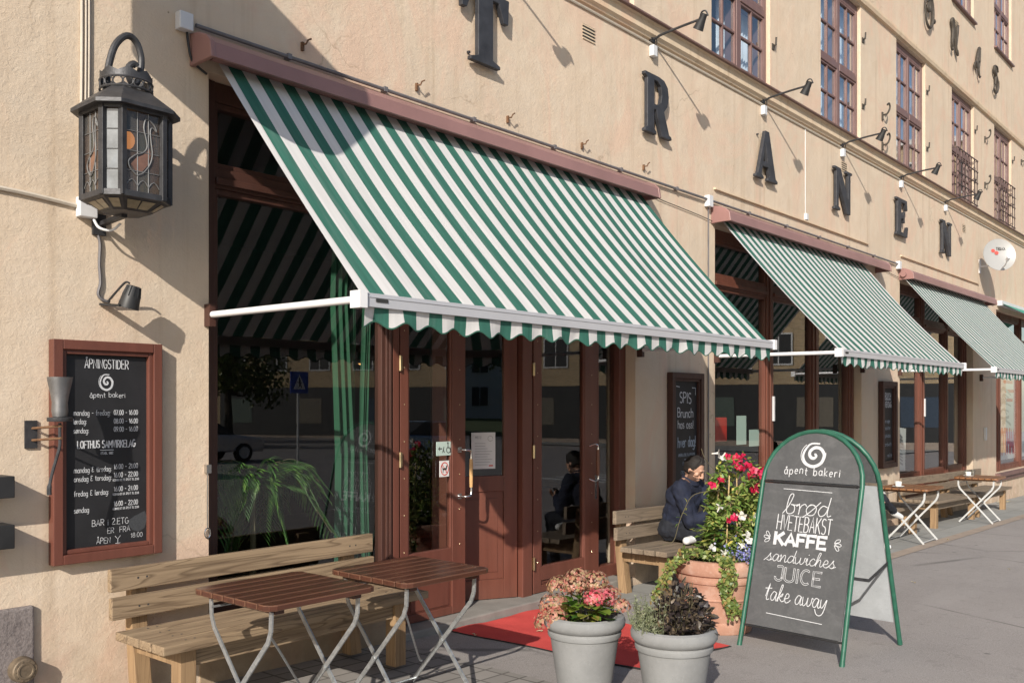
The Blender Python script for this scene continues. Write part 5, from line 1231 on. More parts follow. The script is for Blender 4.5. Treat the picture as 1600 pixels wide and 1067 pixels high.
# a few fallen leaves on the mat and pavement
M_dryleaf = leafmat('dry_leaves', [(0, (.35, .22, .08)), (.5, (.5, .4, .2)), (1, (.6, .55, .4))])
for x, y, z in ((5.45, -1.05, .02), (5.3, -.62, .02), (5.15, -1.3, .02), (4.93, -.3, .008), (8.4, -2.0, .004), (9.6, -1.9, .004), (20.6, -.15, .01), (20.9, -.2, .01), (11.2, -2.4, .004), (13.4, -1.15, .01)):
    m = MB(); d = Vector((rnd.uniform(-1, 1), rnd.uniform(-1, 1), .15)); s_ = .035 if x < 15 else .1
    m.leaf((x, y, G(x)+z), d, (0, 0, 1), s_*1.2, s_*.7); m.leaf((x, y, G(x)+z+.001), Vector((d.y, -d.x, .3)), (0, 0, 1), s_*.8, s_*.5)
    tag(m.build('fallen_leaf', M_dryleaf), 'small dry fallen leaf lying on the ground or red mat', 'leaf', 'fallen leaves on the ground')

# ------------------------------------------------------------------ pots and plants
def rv(a=1): return Vector((rnd.gauss(0, 1), rnd.gauss(0, 1), rnd.gauss(0, 1))).normalized()*a
RIGHT = Vector((.653, -.757, 0)); FWD = Vector((.757, .653, 0))
def grey_pot(x, y, label):
    t = thing('flower_pot', label, 'pot', (x, y, G(x)))
    z = G(x); r = .222
    pr = [(.13, 0), (.14, .004), (.142, .02), (.192, .335), (.1935, .34), (.203, .342), (.207, .352), (.207, .366), (.200, .374), (.2005, .378), (.214, .384), (r+.006, .402), (r+.008, .425), (r+.0, .444), (r-.014, .452), (r-.034, .448), (r-.042, .43), (r-.045, .38)]
    MB().lathe([(a, b*1.075) for a, b in pr], 64, (x, y, z)).build('pot_body', M_potgrey, t)
    MB().lathe([(.001, .43), (.10, .435), (.178, .425)], 32, (x, y, z), cap=False).build('soil', M_soil, t); return t, Vector((x, y, z+.43))
p1, c1 = grey_pot(4.22, -1.80, 'grey stone-look pot with the faded pink hydrangea, on the left'); p2, c2 = grey_pot(4.30, -2.33, 'grey stone-look pot with dark and grey-green plants, nearest the camera')
# hydrangea
t = thing('hydrangea', 'faded pink hydrangea with broad green leaves in the left grey pot', 'plant', c1)
heads = [(-.17, .0, .10, .085), (-.13, .08, .19, .08), (-.03, .10, .225, .085), (.06, .07, .215, .085), (.10, -.04, .15, .075), (-.05, -.02, .22, .07), (.05, -.10, .16, .07), (.205, -.02, .10, .055), (-.21, -.04, .02, .075), (.0, .16, .16, .08), (.15, .1, .14, .07), (-.16, -.07, .05, .07)]
for k, (r_, f_, z, rr) in enumerate(heads):
    m = MB(); c = c1+RIGHT*r_+FWD*f_+Vector((0, 0, z))
    for j in range(int(260*(rr/.08)**2)):
        d = rv(); 
        if d.z < -.5: continue
        p = c+Vector((d.x, d.y, d.z*.8))*rr*rnd.uniform(.82, 1.04); q = rv(); q = (q-d*q.dot(d)).normalized()
        s_ = rnd.uniform(.008, .013); w2 = d.cross(q); up = d*rnd.uniform(0, .006)
        m.add([p+q*s_+up, p+w2*s_, p-q*s_+up, p-w2*s_], [(0, 1, 2, 3)], 1 if k in (4, 6) and rnd.random() < .85 else 0, False)
    m.build('flower_head', [M_pt_hyd, M_pt_pink], t)
m = MB(); st = MB()
for (r_, f_, z, rr) in heads: st.tube([c1+RIGHT*r_*.3+FWD*f_*.3, c1+RIGHT*r_*.8+FWD*f_*.8+Vector((0, 0, z*.7)), c1+RIGHT*r_+FWD*f_+Vector((0, 0, z-rr*.3))], .004, 5)
for j in range(46):
    a = rnd.uniform(0, 2*pi); d = Vector((cos(a), sin(a), rnd.uniform(-.1, .5))); p = c1+Vector((cos(a), sin(a), 0))*rnd.uniform(.02, .1)+Vector((0, 0, rnd.uniform(.02, .13)))
    m.leaf(p, d, (0, 0, 1), rnd.uniform(.08, .125), rnd.uniform(.055, .08), 0, .12)
for j in range(18): m.leaf(c1+RIGHT*(-.13+.016*j)-FWD*rnd.uniform(.06, .13)+Vector((0, 0, rnd.uniform(.03, .17))), -FWD+RIGHT*rnd.uniform(-.8, .6)+Vector((0, 0, rnd.uniform(.1, .8))), (0, 0, 1), rnd.uniform(.09, .12), rnd.uniform(.06, .08), 0, .12)
m.build('leaves', M_lf_hyd, t); st.build('stems', M_stem, t)
# dark shrub and grey-green herb
t = thing('dark_shrub', 'dark purple-brown leafy plant in the right grey pot', 'plant', c2)
m = MB(); st = MB()
for j in range(620):
    a = rnd.uniform(0, 2*pi); r_ = .17*math.sqrt(rnd.random()); q = RIGHT*(r_*cos(a)+.035)+FWD*r_*sin(a); hmax = .25*(1-(r_/.19)**2)+.03
    z = rnd.uniform(.0, 1)**.6*hmax; p = c2+q+Vector((0, 0, z)); d = (q.normalized()*rnd.uniform(.2, 1)+rv(.5)+Vector((0, 0, .35)))
    m.leaf(p, d, rv()+Vector((0, 0, 1)), rnd.uniform(.028, .052), rnd.uniform(.022, .036), 0, .2)
for j in range(28):
    a = rnd.uniform(0, 2*pi); r_ = rnd.uniform(0, .13); q = RIGHT*(r_*cos(a)+.02)+FWD*r_*sin(a); h_ = rnd.uniform(.16, .33)
    st.tube(cat([c2+q*.5, c2+q+Vector((0, 0, h_*.6)), c2+q*1.2+rv(.02)+Vector((0, 0, h_))], 3), .0018, 4)
m.build('leaves', M_lf_dark, t); st.build('twigs', M_stem, t)
t = thing('herb_tuft', 'wispy grey-green herb at the left of the right grey pot', 'plant', c2)
m = MB(); st = MB()
for j in range(150):
    b0 = c2+RIGHT*rnd.uniform(-.19, -.06)+FWD*rnd.uniform(-.13, .12); tip = b0+RIGHT*rnd.uniform(-.07, .03)+FWD*rnd.uniform(-.05, .05)+Vector((0, 0, rnd.uniform(.06, .21)))
    st.tube([b0, b0.lerp(tip, .5)+rv(.008), tip], .0012, 3, cap=False)
    for k in range(15): p = b0.lerp(tip, rnd.uniform(.1, 1)); m.leaf(p, rv()+Vector((0, 0, .6)), rv(), rnd.uniform(.012, .024), .0045)
m.build('leaves', M_lf_grey, t); st.build('stems', M_lf_grey, t)
# terracotta pot
bx, by = 6.39, -1.47; gz = G(bx)
t = thing('terracotta_pot', 'large weathered terracotta pot behind the pavement sign', 'pot', (bx, by, gz))
pr = [(.235, 0), (.245, .006), (.252, .03), (.255, .075), (.248, .09), (.25, .10), (.262, .16), (.282, .25), (.285, .252), (.29, .262), (.284, .272), (.30, .37), (.302, .375), (.315, .382), (.322, .40), (.318, .418), (.306, .428), (.306, .432), (.328, .445), (.34, .48), (.338, .52), (.325, .545), (.305, .55), (.29, .54), (.285, .48)]
MB().lathe(pr, 72, (bx, by, gz), wob=.006).build('pot_body', M_terra, t); MB().lathe([(.001, .51), (.15, .515), (.288, .50)], 32, (bx, by, gz), cap=False).build('soil', M_soil, t)
c3 = Vector((bx, by, gz+.51))
t = thing('mandevilla', 'tall climbing plant with red and white trumpet flowers in the terracotta pot', 'plant', c3)
m = MB(); st = MB(); cn = MB()
for a in (20, 140, 260): cn.tube([c3+RIGHT*(.05+.11*cos(R(a)))+FWD*.11*sin(R(a)), c3+RIGHT*(.08+.07*cos(R(a)))+FWD*.07*sin(R(a))+Vector((0, 0, .66))], .005, 6)
cn.build('cane', M_cane, t)
stems = []
for k in range(20):
    a0 = rnd.uniform(0, 2*pi); pts = []
    hh_ = rnd.uniform(.42, .80)
    for s in range(9):
        u = s/8; rr = (.11+.09*sin(u*pi))*rnd.uniform(.8, 1.3); a = a0+u*3.2
        pts.append(c3+RIGHT*(max(-.13, rr*cos(a))+.06+.07*u)+FWD*rr*sin(a)+Vector((0, 0, hh_*u)))
    q = cat(pts, 4); stems.append(q); st.tube(q, .0028, 5)
for q in stems:
    for j in range(125):
        p = q[rnd.randrange(len(q))]+rv(.03); out = (p-c3); out.z = 0; out = out.normalized() if out.length > .01 else RIGHT
        m.leaf(p, out*rnd.uniform(.3, 1)+rv(.6)+Vector((0, 0, rnd.uniform(-.3, .5))), Vector((0, 0, 1))+out*.6+rv(.3), rnd.uniform(.036, .068), rnd.uniform(.024, .038), 0, .16)
for j in range(240):                                     # broad lower leaves
    a = rnd.uniform(0, 2*pi); rr = rnd.uniform(.06, .24); q = RIGHT*(rr*cos(a)+.02)+FWD*rr*sin(a); m.leaf(c3+q*.7+Vector((0, 0, rnd.uniform(.03, .24))), q.normalized()+rv(.4)+Vector((0, 0, .2)), (0, 0, 1), rnd.uniform(.055, .085), rnd.uniform(.036, .05), 0, .12)
for j in range(130):                                     # right-hand drift of foliage towards the sign
    p = c3+RIGHT*rnd.uniform(.1, .34)+FWD*rnd.uniform(-.1, .1)+Vector((0, 0, rnd.uniform(.25, .62))); m.leaf(p, rv(), rv()+Vector((0, 0, 1)), rnd.uniform(.03, .055), .025, 0, .15)
st.tube(cat([c3+RIGHT*.02-FWD*.08+Vector((0, 0, .55)), c3-RIGHT*.2-FWD*.1+Vector((0, 0, .52)), c3-RIGHT*.28-FWD*.1+Vector((0, 0, .40)), c3-RIGHT*.32-FWD*.1+Vector((0, 0, .30)), c3-RIGHT*.36-FWD*.1+Vector((0, 0, .17)), c3-RIGHT*.44-FWD*.1+Vector((0, 0, .14))], 5), .003, 5)
st.tube(cat([c3-RIGHT*.02+Vector((0, 0, .68)), c3-RIGHT*.1+Vector((0, 0, .78)), c3-RIGHT*.13+Vector((0, 0, .86))], 4), .0025, 5)
for k in range(5): p = c3-RIGHT*(.26+.015*k)-FWD*.1+Vector((0, 0, .46-.04*k)); m.leaf(p, rv()-RIGHT*.3, (0, 0, 1), .04, .022)
st.build('stems', M_stem, t); m.build('leaves', M_lf_vine, t)
def bloom(mb, p, d, s):
    d = Vector(d).normalized(); e1 = d.orthogonal().normalized(); e2 = d.cross(e1)
    mb.tube([p-d*s*1.1, p-d*s*.4, p], [s*.12, s*.16, s*.26], 6, cap=False)
    for k in range(5):
        a = 2*pi*k/5+rnd.uniform(-.1, .1); o = e1*cos(a)+e2*sin(a); mb.leaf(p+o*s*.1, o+d*rnd.uniform(.05, .6)+rv(.2), d+rv(.3), s*rnd.uniform(.75, 1.1), s*rnd.uniform(.75, 1.0), 0, rnd.uniform(-.1, .3))
for r_, z, f_ in ((.10, .76, -.05), (.13, .79, 0), (.16, .72, -.1), (.19, .74, -.06), (.24, .70, -.08), (.27, .68, -.04), (.30, .66, -.08), (.34, .67, -.05), (.21, .66, -.1), (.23, .57, -.1), (.26, .59, -.08), (-.09, .60, -.16), (-.03, .635, -.17), (.15, .77, -.04), (.17, .80, -.02), (.22, .73, -.05), (.29, .70, -.06), (.32, .69, -.07), (.12, .73, -.08), (.36, .70, -.05), (.25, .55, -.1), (.07, .36, -.19), (.03, .34, -.18), (.33, .39, -.1), (.36, .46, -.06), (.29, .15, -.14), (.06, .80, 0)):
    red = MB(); bloom(red, c3+RIGHT*r_+FWD*(f_-.04)+Vector((0, 0, z)), -FWD*.6+rv(.9)+Vector((0, 0, .2)), rnd.uniform(.028, .038)); red.build('red_flower', M_pt_red, t)
for r_, z, f_ in ((-.02, .80, -.02), (-.06, .83, -.05), (-.08, .44, -.19), (.085, .38, -.19), (.19, .36, -.17), (.23, .34, -.18), (.27, .36, -.15), (.21, .30, -.2), (.12, .24, -.2), (.135, .20, -.2), (.08, .16, -.2), (.23, .14, -.16), (-.05, .11, -.2), (-.02, .07, -.22), (-.13, .14, -.18), (.30, .40, -.1), (.28, .45, -.1)):
    wht = MB(); bloom(wht, c3+RIGHT*(r_+.03)+FWD*(f_-.07)+Vector((0, 0, z)), -FWD*.7+rv(.9)+Vector((0, 0, .1)), rnd.uniform(.030, .042)); wht.build('white_flower', M_pt_white, t)
t = thing('lobelia', 'mound of small blue flowers at the right rim of the terracotta pot', 'plant', c3)
m = MB(); lf = MB()
for j in range(800):
    p = c3+RIGHT*rnd.gauss(.17, .07)+FWD*rnd.gauss(-.21, .06)+Vector((0, 0, .04+abs(rnd.gauss(.06, .045)))); d = rv()-FWD*.5; q = rv(); q = q-d*q.dot(d)/d.length_squared; q.normalize(); e = d.cross(q).normalized(); s_ = rnd.uniform(.006, .011)
    m.add([p+q*s_, p+e*s_, p-q*s_, p-e*s_], [(0, 1, 2, 3)])
    if j % 2: lf.leaf(p-Vector((0, 0, .02)), rv(), rv(), .02, .007)
m.build('flowers', M_pt_blue, t)['kind'] = 'stuff'; lf.build('leaves', M_lf_hyd, t)
t = thing('trailing_ivy', 'trailing ivy hanging over the rim of the terracotta pot', 'plant', c3)
m = MB(); st = MB()
def trail(pts, n, s_, w_=.03):
    q = cat(pts, 6); st.tube(q, .0025, 5)
    for j in range(n): p = q[rnd.randrange(len(q))]+rv(w_*rnd.random()); m.leaf(p, rv()-FWD*.5+Vector((0, 0, -.3)), rv()-FWD+Vector((0, 0, .6)), rnd.uniform(.7, 1.3)*s_, rnd.uniform(.6, 1)*s_, 0, .12)
V = lambda r_, f_, z: c3+RIGHT*r_+FWD*f_+Vector((0, 0, z))
for k in range(5): trail([V(-.04+.02*k, -.15, .06), V(-.05+.02*k, -.31, .07), V(-.05+.018*k, -.355, -.03), V(-.05+.012*k, -.345, -.14), V(-.03+.01*k, -.32, -.2-.035*k)], 90, .032)
for k in range(3): trail([V(.02, -.2, .03), V(.0+.02*k, -.36, -.05), V(-.02+.02*k, -.34, -.2), V(.03+.02*k, -.315, -.28), V(.06+.02*k, -.305, -.34)], 60, .03, .025)
for k in range(3): trail([V(.18+.02*k, -.2, .05), V(.19+.025*k, -.33, .04), V(.2+.02*k, -.345, -.06), V(.2+.02*k, -.33, -.12-.02*k)], 60, .03)
for k in range(6): trail([V(-.1, -.05-.03*k, .06), V(-.25, -.08-.03*k, .10), V(-.36, -.1-.03*k, .03), V(-.42-.01*k, -.1-.02*k, -.08-.02*k), V(-.44-.015*k, -.1, -.16-.02*k)], 80, .032, .04)
for j in range(220): a = rnd.uniform(0, 2*pi); m.leaf(c3+RIGHT*.25*cos(a)*rnd.random()**.5+FWD*.25*sin(a)+Vector((0, 0, rnd.uniform(.0, .07))), rv(), Vector((0, 0, 1))+rv(.5), .035, .026)
m.build('leaves', M_lf_ivy, t); st.build('vines', M_stem, t)

# ------------------------------------------------------------------ people
M_skin = simple('skin', (.50, .29, .20), .5, 0, .08, 12)
M_navy = simple('navy_cloth', (.008, .012, .030), .85, 0, .25, 16, .35, 30)
M_trouser = simple('dark_trousers', (.009, .011, .018), .85, 0, .25, 14, .35, 30)
M_hair = simple('dark_hair', (.010, .0065, .005), .75, 0, .4, 60, .6, 90)
M_stubble = simple('stubble_skin', (.11, .062, .045), .65, 0, .2, 60)
M_shoe = simple('white_shoe', (.72, .72, .71), .6, 0, .05, 12)
M_shirt = simple('white_shirt', (.62, .63, .64), .8, 0, .05, 8)
M_eye = simple('eye_dark', (.02, .014, .01), .3)
def capsule(mb, p, r, q, s, n=14):
    p, q = Vector(p), Vector(q); d = (q-p); L = d.length; d = d/L if L > 1e-6 else Vector((0, 0, 1))
    pts = []; rs = []
    for a in (-80, -55, -30, 0): pts.append(p+d*r*sin(R(a))); rs.append(max(.0008, r*cos(R(a))))
    for k in (1, 2, 3): pts.append(p.lerp(q, k/4)); rs.append(r+(s-r)*k/4)
    for a in (0, 30, 55, 80): pts.append(q+d*s*sin(R(a))); rs.append(max(.0008, s*cos(R(a))))
    mb.tube(pts, rs, n)
def build_person(label, loc, prims, head, hands, shoe_boxes=(), phone=None):
    """prims: (p, r, q, s, material) capsules; head: centre, facing, up; all merged into one continuous body"""
    t = thing('person', label, 'person', loc); m = MB(); reg = []
    for p, r, q, s, mt in prims: capsule(m, p, r, q, s); reg.append((Vector(p), r, Vector(q), s, mt))
    hc, f, up = Vector(head[0]), Vector(head[1]).normalized(), Vector(head[2]); rt = f.cross(up).normalized(); up = rt.cross(f)
    H = lambda x, y, z: hc+rt*x+f*y+up*z
    M3 = Matrix((rt, f, up)).transposed()
    m.ell(H(0, -.012, .02), (.075, .094, .10), 20, 14, 0, M3); m.ell(H(0, .018, -.045), (.058, .066, .07), 18, 12, 0, M3); m.ell(H(0, .055, -.082), (.03, .028, .026), 12, 8, 0, M3)
    for a, r, b, s in ((H(0, .085, .028), .010, H(0, .108, -.022), .0135), (H(-.013, .096, -.026), .009, H(.013, .096, -.026), .009), (H(-.035, .079, .034), .0105, H(.035, .079, .034), .0105),
                       (H(-.02, .088, -.052), .0075, H(.02, .088, -.052), .0075), (H(-.016, .086, -.062), .008, H(.016, .086, -.062), .008), (H(-.045, .062, -.005), .016, H(-.048, .055, -.015), .016), (H(.045, .062, -.005), .016, H(.048, .055, -.015), .016)):
        capsule(m, a, r, b, s, 10)
    for s in (-1, 1):
        m.ell(H(s*.074, -.008, -.004), (.009, .016, .026), 10, 8, 0, M3)
    reg.append((H(0, 0, -.03), .11, H(0, 0, .05), .11, 0))
    for wrist, dirn, palm, curl in hands:                # five separate fingers rooted in the palm
        wrist, d, pn = Vector(wrist), Vector(dirn).normalized(), Vector(palm).normalized(); sd = d.cross(pn).normalized(); pn = sd.cross(d)
        for k in range(4): capsule(m, wrist+sd*(.024-.016*k)*.7, .0155, wrist+d*.075+sd*(.027-.018*k), .0125, 10)
        reg.append((wrist, .03, wrist+d*.075, .04, 0))
        for k, L in enumerate((.070, .080, .074, .058)):
            p = wrist+d*.08+sd*(.029-.0195*k); a = 0
            for j, l in enumerate((.42, .33, .25)):
                a += curl*(.9+.12*k); v = d*cos(a)+pn*sin(a); q = p+v*L*l; capsule(m, p, .0098-.001*j, q, .0092-.001*j, 8); reg.append((p, .011, q, .011, 0)); p = q
        p = wrist+d*.025+sd*.028; v = (d*.6+sd*.55+pn*.55).normalized(); q = p+v*.042; capsule(m, p, .013, q, .0105, 8); e = q+(d*.8+pn*.5-sd*.1).normalized()*.032; capsule(m, q, .0105, e, .009, 8); reg += [(p, .013, q, .012, 0), (q, .012, e, .01, 0)]
    tmp = m.build('person_body', [M_skin], None); md = tmp.modifiers.new('r', 'REMESH'); md.mode = 'VOXEL'; md.voxel_size = .0065
    sm = tmp.modifiers.new('s', 'SMOOTH'); sm.iterations = 2; sm.factor = .5
    bpy.context.view_layer.update(); dg = bpy.context.evaluated_depsgraph_get()
    me = bpy.data.meshes.new_from_object(tmp.evaluated_get(dg)); old = tmp.data; bpy.data.objects.remove(tmp); bpy.data.meshes.remove(old)
    me.materials.clear()
    for mt in (M_skin, M_navy, M_trouser, M_shoe, M_stubble, M_shirt): me.materials.append(mt)
    import numpy as np
    nP = len(me.polygons); cen = np.empty(nP*3, 'f'); me.polygons.foreach_get('center', cen); cen = cen.reshape(-1, 3).astype('d')
    best = np.full(nP, 9.0); bi = np.zeros(nP, int)
    for p, r, q, s, mt in reg:
        p_ = np.array(p); d_ = np.array(q)-p_; tt = np.clip(((cen-p_) @ d_)/max(1e-9, d_ @ d_), 0, 1)
        ds = np.linalg.norm(cen-p_-tt[:, None]*d_, axis=1)-(r+(s-r)*tt); k_ = ds < best; best[k_] = ds[k_]; bi[k_] = mt
    l = cen-np.array(hc); x, y, z = l @ np.array(rt), l @ np.array(f), l @ np.array(up)
    lip = (np.abs(x) < .024) & (z > -.068) & (z < -.047)
    beard = (bi == 0) & (np.abs(x) < .09) & (y > -.01) & (y < .14) & (z > -.13) & (np.linalg.norm(l, axis=1) < .16) & (((z < -.040) & ~lip) | ((z < 0) & (y < .04)))
    bi[beard] = 4; idx = [int(v_) for v_ in bi]
    me.polygons.foreach_set('material_index', idx); me.polygons.foreach_set('use_smooth', [True]*len(idx))
    # folds in the cloth: small real displacement of the cloth vertices
    cloth = set()
    for pgn, b in zip(me.polygons, idx):
        if b in (1, 2): cloth.update(pgn.vertices)
    from mathutils import noise as N_
    nrm_ = [v.normal.copy() for v in me.vertices]
    co_ = [v.co.copy() for v in me.vertices]
    for i in cloth:
        d = N_.noise(co_[i]*Vector((11, 11, 16)))*.013+N_.noise(co_[i]*Vector((30, 30, 22)))*.006; co_[i] += nrm_[i]*d
    me.vertices.foreach_set('co', [q for c in co_ for q in c])
    off = Vector(loc)
    for v in me.vertices: v.co -= off
    o = bpy.data.objects.new('body', me); COL.objects.link(o); o.parent = t
    # hair: shell over the skull, open at the face
    hm = MB(); cols = 30; rows = 14
    for i in range(rows+1):
        for k in range(cols):
            a = 2*pi*k/cols; fa = cos(a)                       # a = 0 is the face
            end = R(50) if fa > .72 else (R(50)+(R(128)-R(50))*min(1, (.72-fa)/.62))
            th = .02+end*i/rows; wv = .0045*sin(17*a+5*th)+.0055*sin(31*a-9*th+rnd.uniform(-.8, .8)); rr = 1.07+wv*8*(.4+.6*i/rows)*(1 if i < rows else .5)-.05*(i/rows)
            hm.v.append(H(.077*rr*sin(th)*sin(a), -.012+.098*rr*sin(th)*fa, .024+.108*rr*cos(th)))
    for i in range(rows):
        for k in range(cols): a = i*cols+k; b = i*cols+(k+1) % cols; hm.f.append([a, b, b+cols, a+cols]); hm.mi.append(0); hm.sm.append(True)
    ho = hm.build('hair', M_hair, t); sd_ = ho.modifiers.new('thick', 'SOLIDIFY'); sd_.thickness = .008; sd_.offset = -1
    e = MB()
    for s in (-1, 1):
        e.ell(H(s*.032, .0835, .012), (.013, .005, .0042), 10, 6, 0, M3)
        capsule(e, H(s*.018, .0905, .038), .0035, H(s*.046, .082, .036), .003, 6)
    e.build('eyes', M_eye, t)
    c = MB()
    if phone: 
        p, a, b = [Vector(v) for v in phone]; a.normalize(); b = (b-a*b.dot(a)).normalized(); q = MB(); q.bar(p-a*.07, p+a*.07, .07, .009, b)
        tag(q.build('mobile_phone', M_black, bevel=.003), 'dark phone held in the hands of the seated man', 'phone')
    return t
# man on the greyed bench, bent over his phone
sz = G(7.6)+.45
hips = Vector((7.70, -.34, sz+.11)); chest = Vector((7.67, -.42, sz+.40)); shl = Vector((7.655, -.46, sz+.50)); B_ = 1; T_ = 2
RS, LS = shl+Vector((-.16, -.03, 0)), shl+Vector((.165, .0, 0)); RE, LE = Vector((7.50, -.60, sz+.21)), Vector((7.93, -.64, sz+.24)); RW, LW = Vector((7.66, -.79, sz+.30)), Vector((7.78, -.80, sz+.31))
RK, LK = Vector((7.58, -.80, sz+.10)), Vector((8.02, -.74, sz+.13))
prims = [(hips+Vector((-.09, .02, 0)), .125, hips+Vector((.09, .02, 0)), .125, T_), (hips+Vector((-.04, 0, .05)), .135, chest+Vector((-.05, 0, 0)), .135, B_), (hips+Vector((.05, 0, .05)), .135, chest+Vector((.05, 0, 0)), .14, B_),
 (chest+Vector((-.08, 0, .02)), .13, shl+Vector((-.10, 0, -.02)), .098, B_), (chest+Vector((.08, 0, .02)), .13, shl+Vector((.10, 0, -.02)), .098, B_), (RS, .084, LS, .084, B_), (RS, .07, shl+Vector((0, -.01, .05)), .068, B_), (LS, .07, shl+Vector((0, -.01, .05)), .068, B_),
 (RS, .084, RE, .070, B_), (RE, .070, RW, .05, B_), (LS, .084, LE, .070, B_), (LE, .070, LW, .05, B_),
 (shl+Vector((0, -.0, .0)), .072, shl+Vector((-.003, -.035, .075)), .060, B_), (shl+Vector((0, -.02, .02)), .056, shl+Vector((-.008, -.05, .11)), .054, 0),
 (hips+Vector((-.10, 0, -.01)), .10, RK, .075, T_), (RK, .072, Vector((7.55, -.72, G(7.5)+.10)), .05, T_), (hips+Vector((.10, 0, -.01)), .10, LK, .078, T_), (LK, .07, Vector((7.62, -.60, sz+.045)), .048, T_),
 (Vector((7.58, -.60, sz+.045)), .035, Vector((7.43, -.59, sz+.04)), .036, 3), (Vector((7.55, -.70, G(7.5)+.045)), .042, Vector((7.56, -.86, G(7.5)+.038)), .036, 3)]
man = build_person('man in a dark navy coat sitting on the bench, looking down at his hands', (7.68, -.40, sz), prims,
  (shl+Vector((-.012, -.085, .172)), (.12, -.82, -.50), (.05, -.45, .85)), [(RW+Vector((.02, -.02, 0)), (.62, -.42, .12), (.1, .6, .6), .42), (LW+Vector((-.015, -.02, 0)), (-.5, -.55, .15), (.2, .6, .6), .42)],
  phone=((7.74, -.845, sz+.345), (0.1, -.35, .35), (0, .7, .7)))
m = MB(); m.add([(7.49, -.545, sz+.02), (7.53, -.56, sz+.0), (7.555, -.56, sz+.02), (7.535, -.55, sz+.10)], [(0, 1, 2, 3)]) if 0 else None
cl = MB(); P0 = shl+Vector((0, -.035, .075))
cl.tube([P0+Vector((.066*cos(R(a)), -.004+.064*sin(R(a)), .012-.035*max(0, -sin(R(a)))+.022*max(0, sin(R(a))))) for a in range(0, 360, 20)], .017, 8, closed=True); cl.tube([P0+Vector((.07*cos(R(a)), -.002+.068*sin(R(a)), -.012-.03*max(0, -sin(R(a))))) for a in range(0, 360, 20)], .016, 8, closed=True); cl.build('collar', M_navy, man)
sh = MB(); sh.tube([P0+Vector((.050*cos(R(a)), -.014+.048*sin(R(a)), .030-.02*max(0, -sin(R(a))))) for a in range(0, 360, 20)], .007, 8, closed=True); sh.build('shirt_collar', M_shirt, man)
# second guest, hidden by the pavement sign except for a white shoe
sz = G(12.2)+.45; o = Vector((11.95, -.34, sz)); v = lambda x, y, z: o+Vector((x, y, z))
RS, LS, RE, LE, RW, LW = v(-.18, -.02, .52), v(.18, -.02, .52), v(-.24, -.1, .25), v(.22, -.12, .25), v(-.1, -.3, .16), v(.06, -.32, .18)
prims = [(v(-.09, 0, .1), .12, v(.09, 0, .1), .12, 2), (v(-.04, 0, .15), .13, v(-.05, 0, .42), .13, 1), (v(.04, 0, .15), .13, v(.05, 0, .42), .13, 1), (v(-.08, 0, .42), .11, v(.08, 0, .42), .11, 1), (RS, .07, LS, .07, 1),
 (RS, .07, RE, .056, 1), (RE, .056, RW, .042, 1), (LS, .07, LE, .056, 1), (LE, .056, LW, .042, 1), (v(0, -.02, .52), .055, v(0, -.03, .66), .052, 0),
 (v(-.1, 0, .1), .095, v(-.1, -.42, .09), .07, 2), (v(-.1, -.42, .09), .068, v(-.1, -.40, -.34), .048, 2), (v(.1, 0, .1), .095, v(.06, -.42, .17), .07, 2), (v(.06, -.42, .17), .065, v(.36, -.46, .0), .046, 2),
 (v(-.1, -.38, -.40), .042, v(-.1, -.55, -.405), .036, 3), (v(.375, -.455, -.03), .042, v(.52, -.50, -.09), .036, 3)]
build_person('second guest on the bench behind the pavement sign, only a white shoe showing', tuple(o), prims, (v(0, -.03, .74), (-.2, -1, -.25), (0, -.2, 1)), [(RW, (.5, -.7, -.1), (0, -.2, -1), .2), (LW, (-.3, -.8, -.1), (0, -.2, -1), .2)])

# ------------------------------------------------------------------ behind the glass
t = thing('curtain', 'long green curtain hanging behind the left shop window', 'curtain', (4.3, .5, .3))
for a, b, y in ((4.22, 4.35, .42), (4.39, 4.44, .46), (4.48, 4.54, .43)):
    m = MB(); n = 24
    for i in range(n+1):
        for j, z in enumerate((.1, 1.3, 2.4, 3.5)): m.v.append(Vector((a+(b-a)*i/n*(.9+.1*(j % 2))+.03*sin(j*2.1+a*9), y+.03*sin(i*.62+j*.3+a*5)+.008*sin(i*1.7+j), z)))
    for i in range(n):
        for j in range(3): q = i*4+j; m.f.append([q, q+1, q+5, q+4]); m.mi.append(0); m.sm.append(True)
    m.build('drape', M_curtain_green, t)
def palm(x, y, z, h, label, n=16, L=.75):
    t = thing('palm_plant', label, 'plant', (x, y, z)); m = MB(); st = MB()
    st.tube([(x, y, z), (x, y, z+h)], .02, 8)
    for k in range(n):
        a = rnd.uniform(0, 2*pi); e = rnd.uniform(.25, 1.0); pts = []
        for s in range(8): u = s/7; pts.append(Vector((x+cos(a)*L*u*(1-.25*e), y+sin(a)*L*u*.2*(1-.25*e), z+h*rnd.uniform(.97, 1)+L*(e*u-.95*u*u))))
        q = cat(pts, 4); st.tube(q, .004, 4)
        for j in range(2, len(q)-1):
            for s in (-1, 1):
                d = (q[j+1]-q[j]).normalized(); sd = d.cross(Vector((0, 0, 1))).normalized()*s; m.leaf(q[j], d*.7+sd-Vector((0, 0, .25)), (0, 0, 1), L*.30*(1-.5*abs(j/len(q)-.4)), .016, 0, .1)
    pt = MB().lathe([(.11, 0), (.15, .26), (.16, .28), (.14, .28)], 24, (x, y, z-.2)); pt.build('pot', M_terra, t); m.build('fronds', M_lf_palm, t); st.build('stems', M_stem, t)
palm(3.50, .36, .40, .72, 'feathery palm behind the left shop window above the bench', 26, .72)
palm(9.9, .75, .3, .75, 'palm behind the second shop window at the pillar', 16, .6)
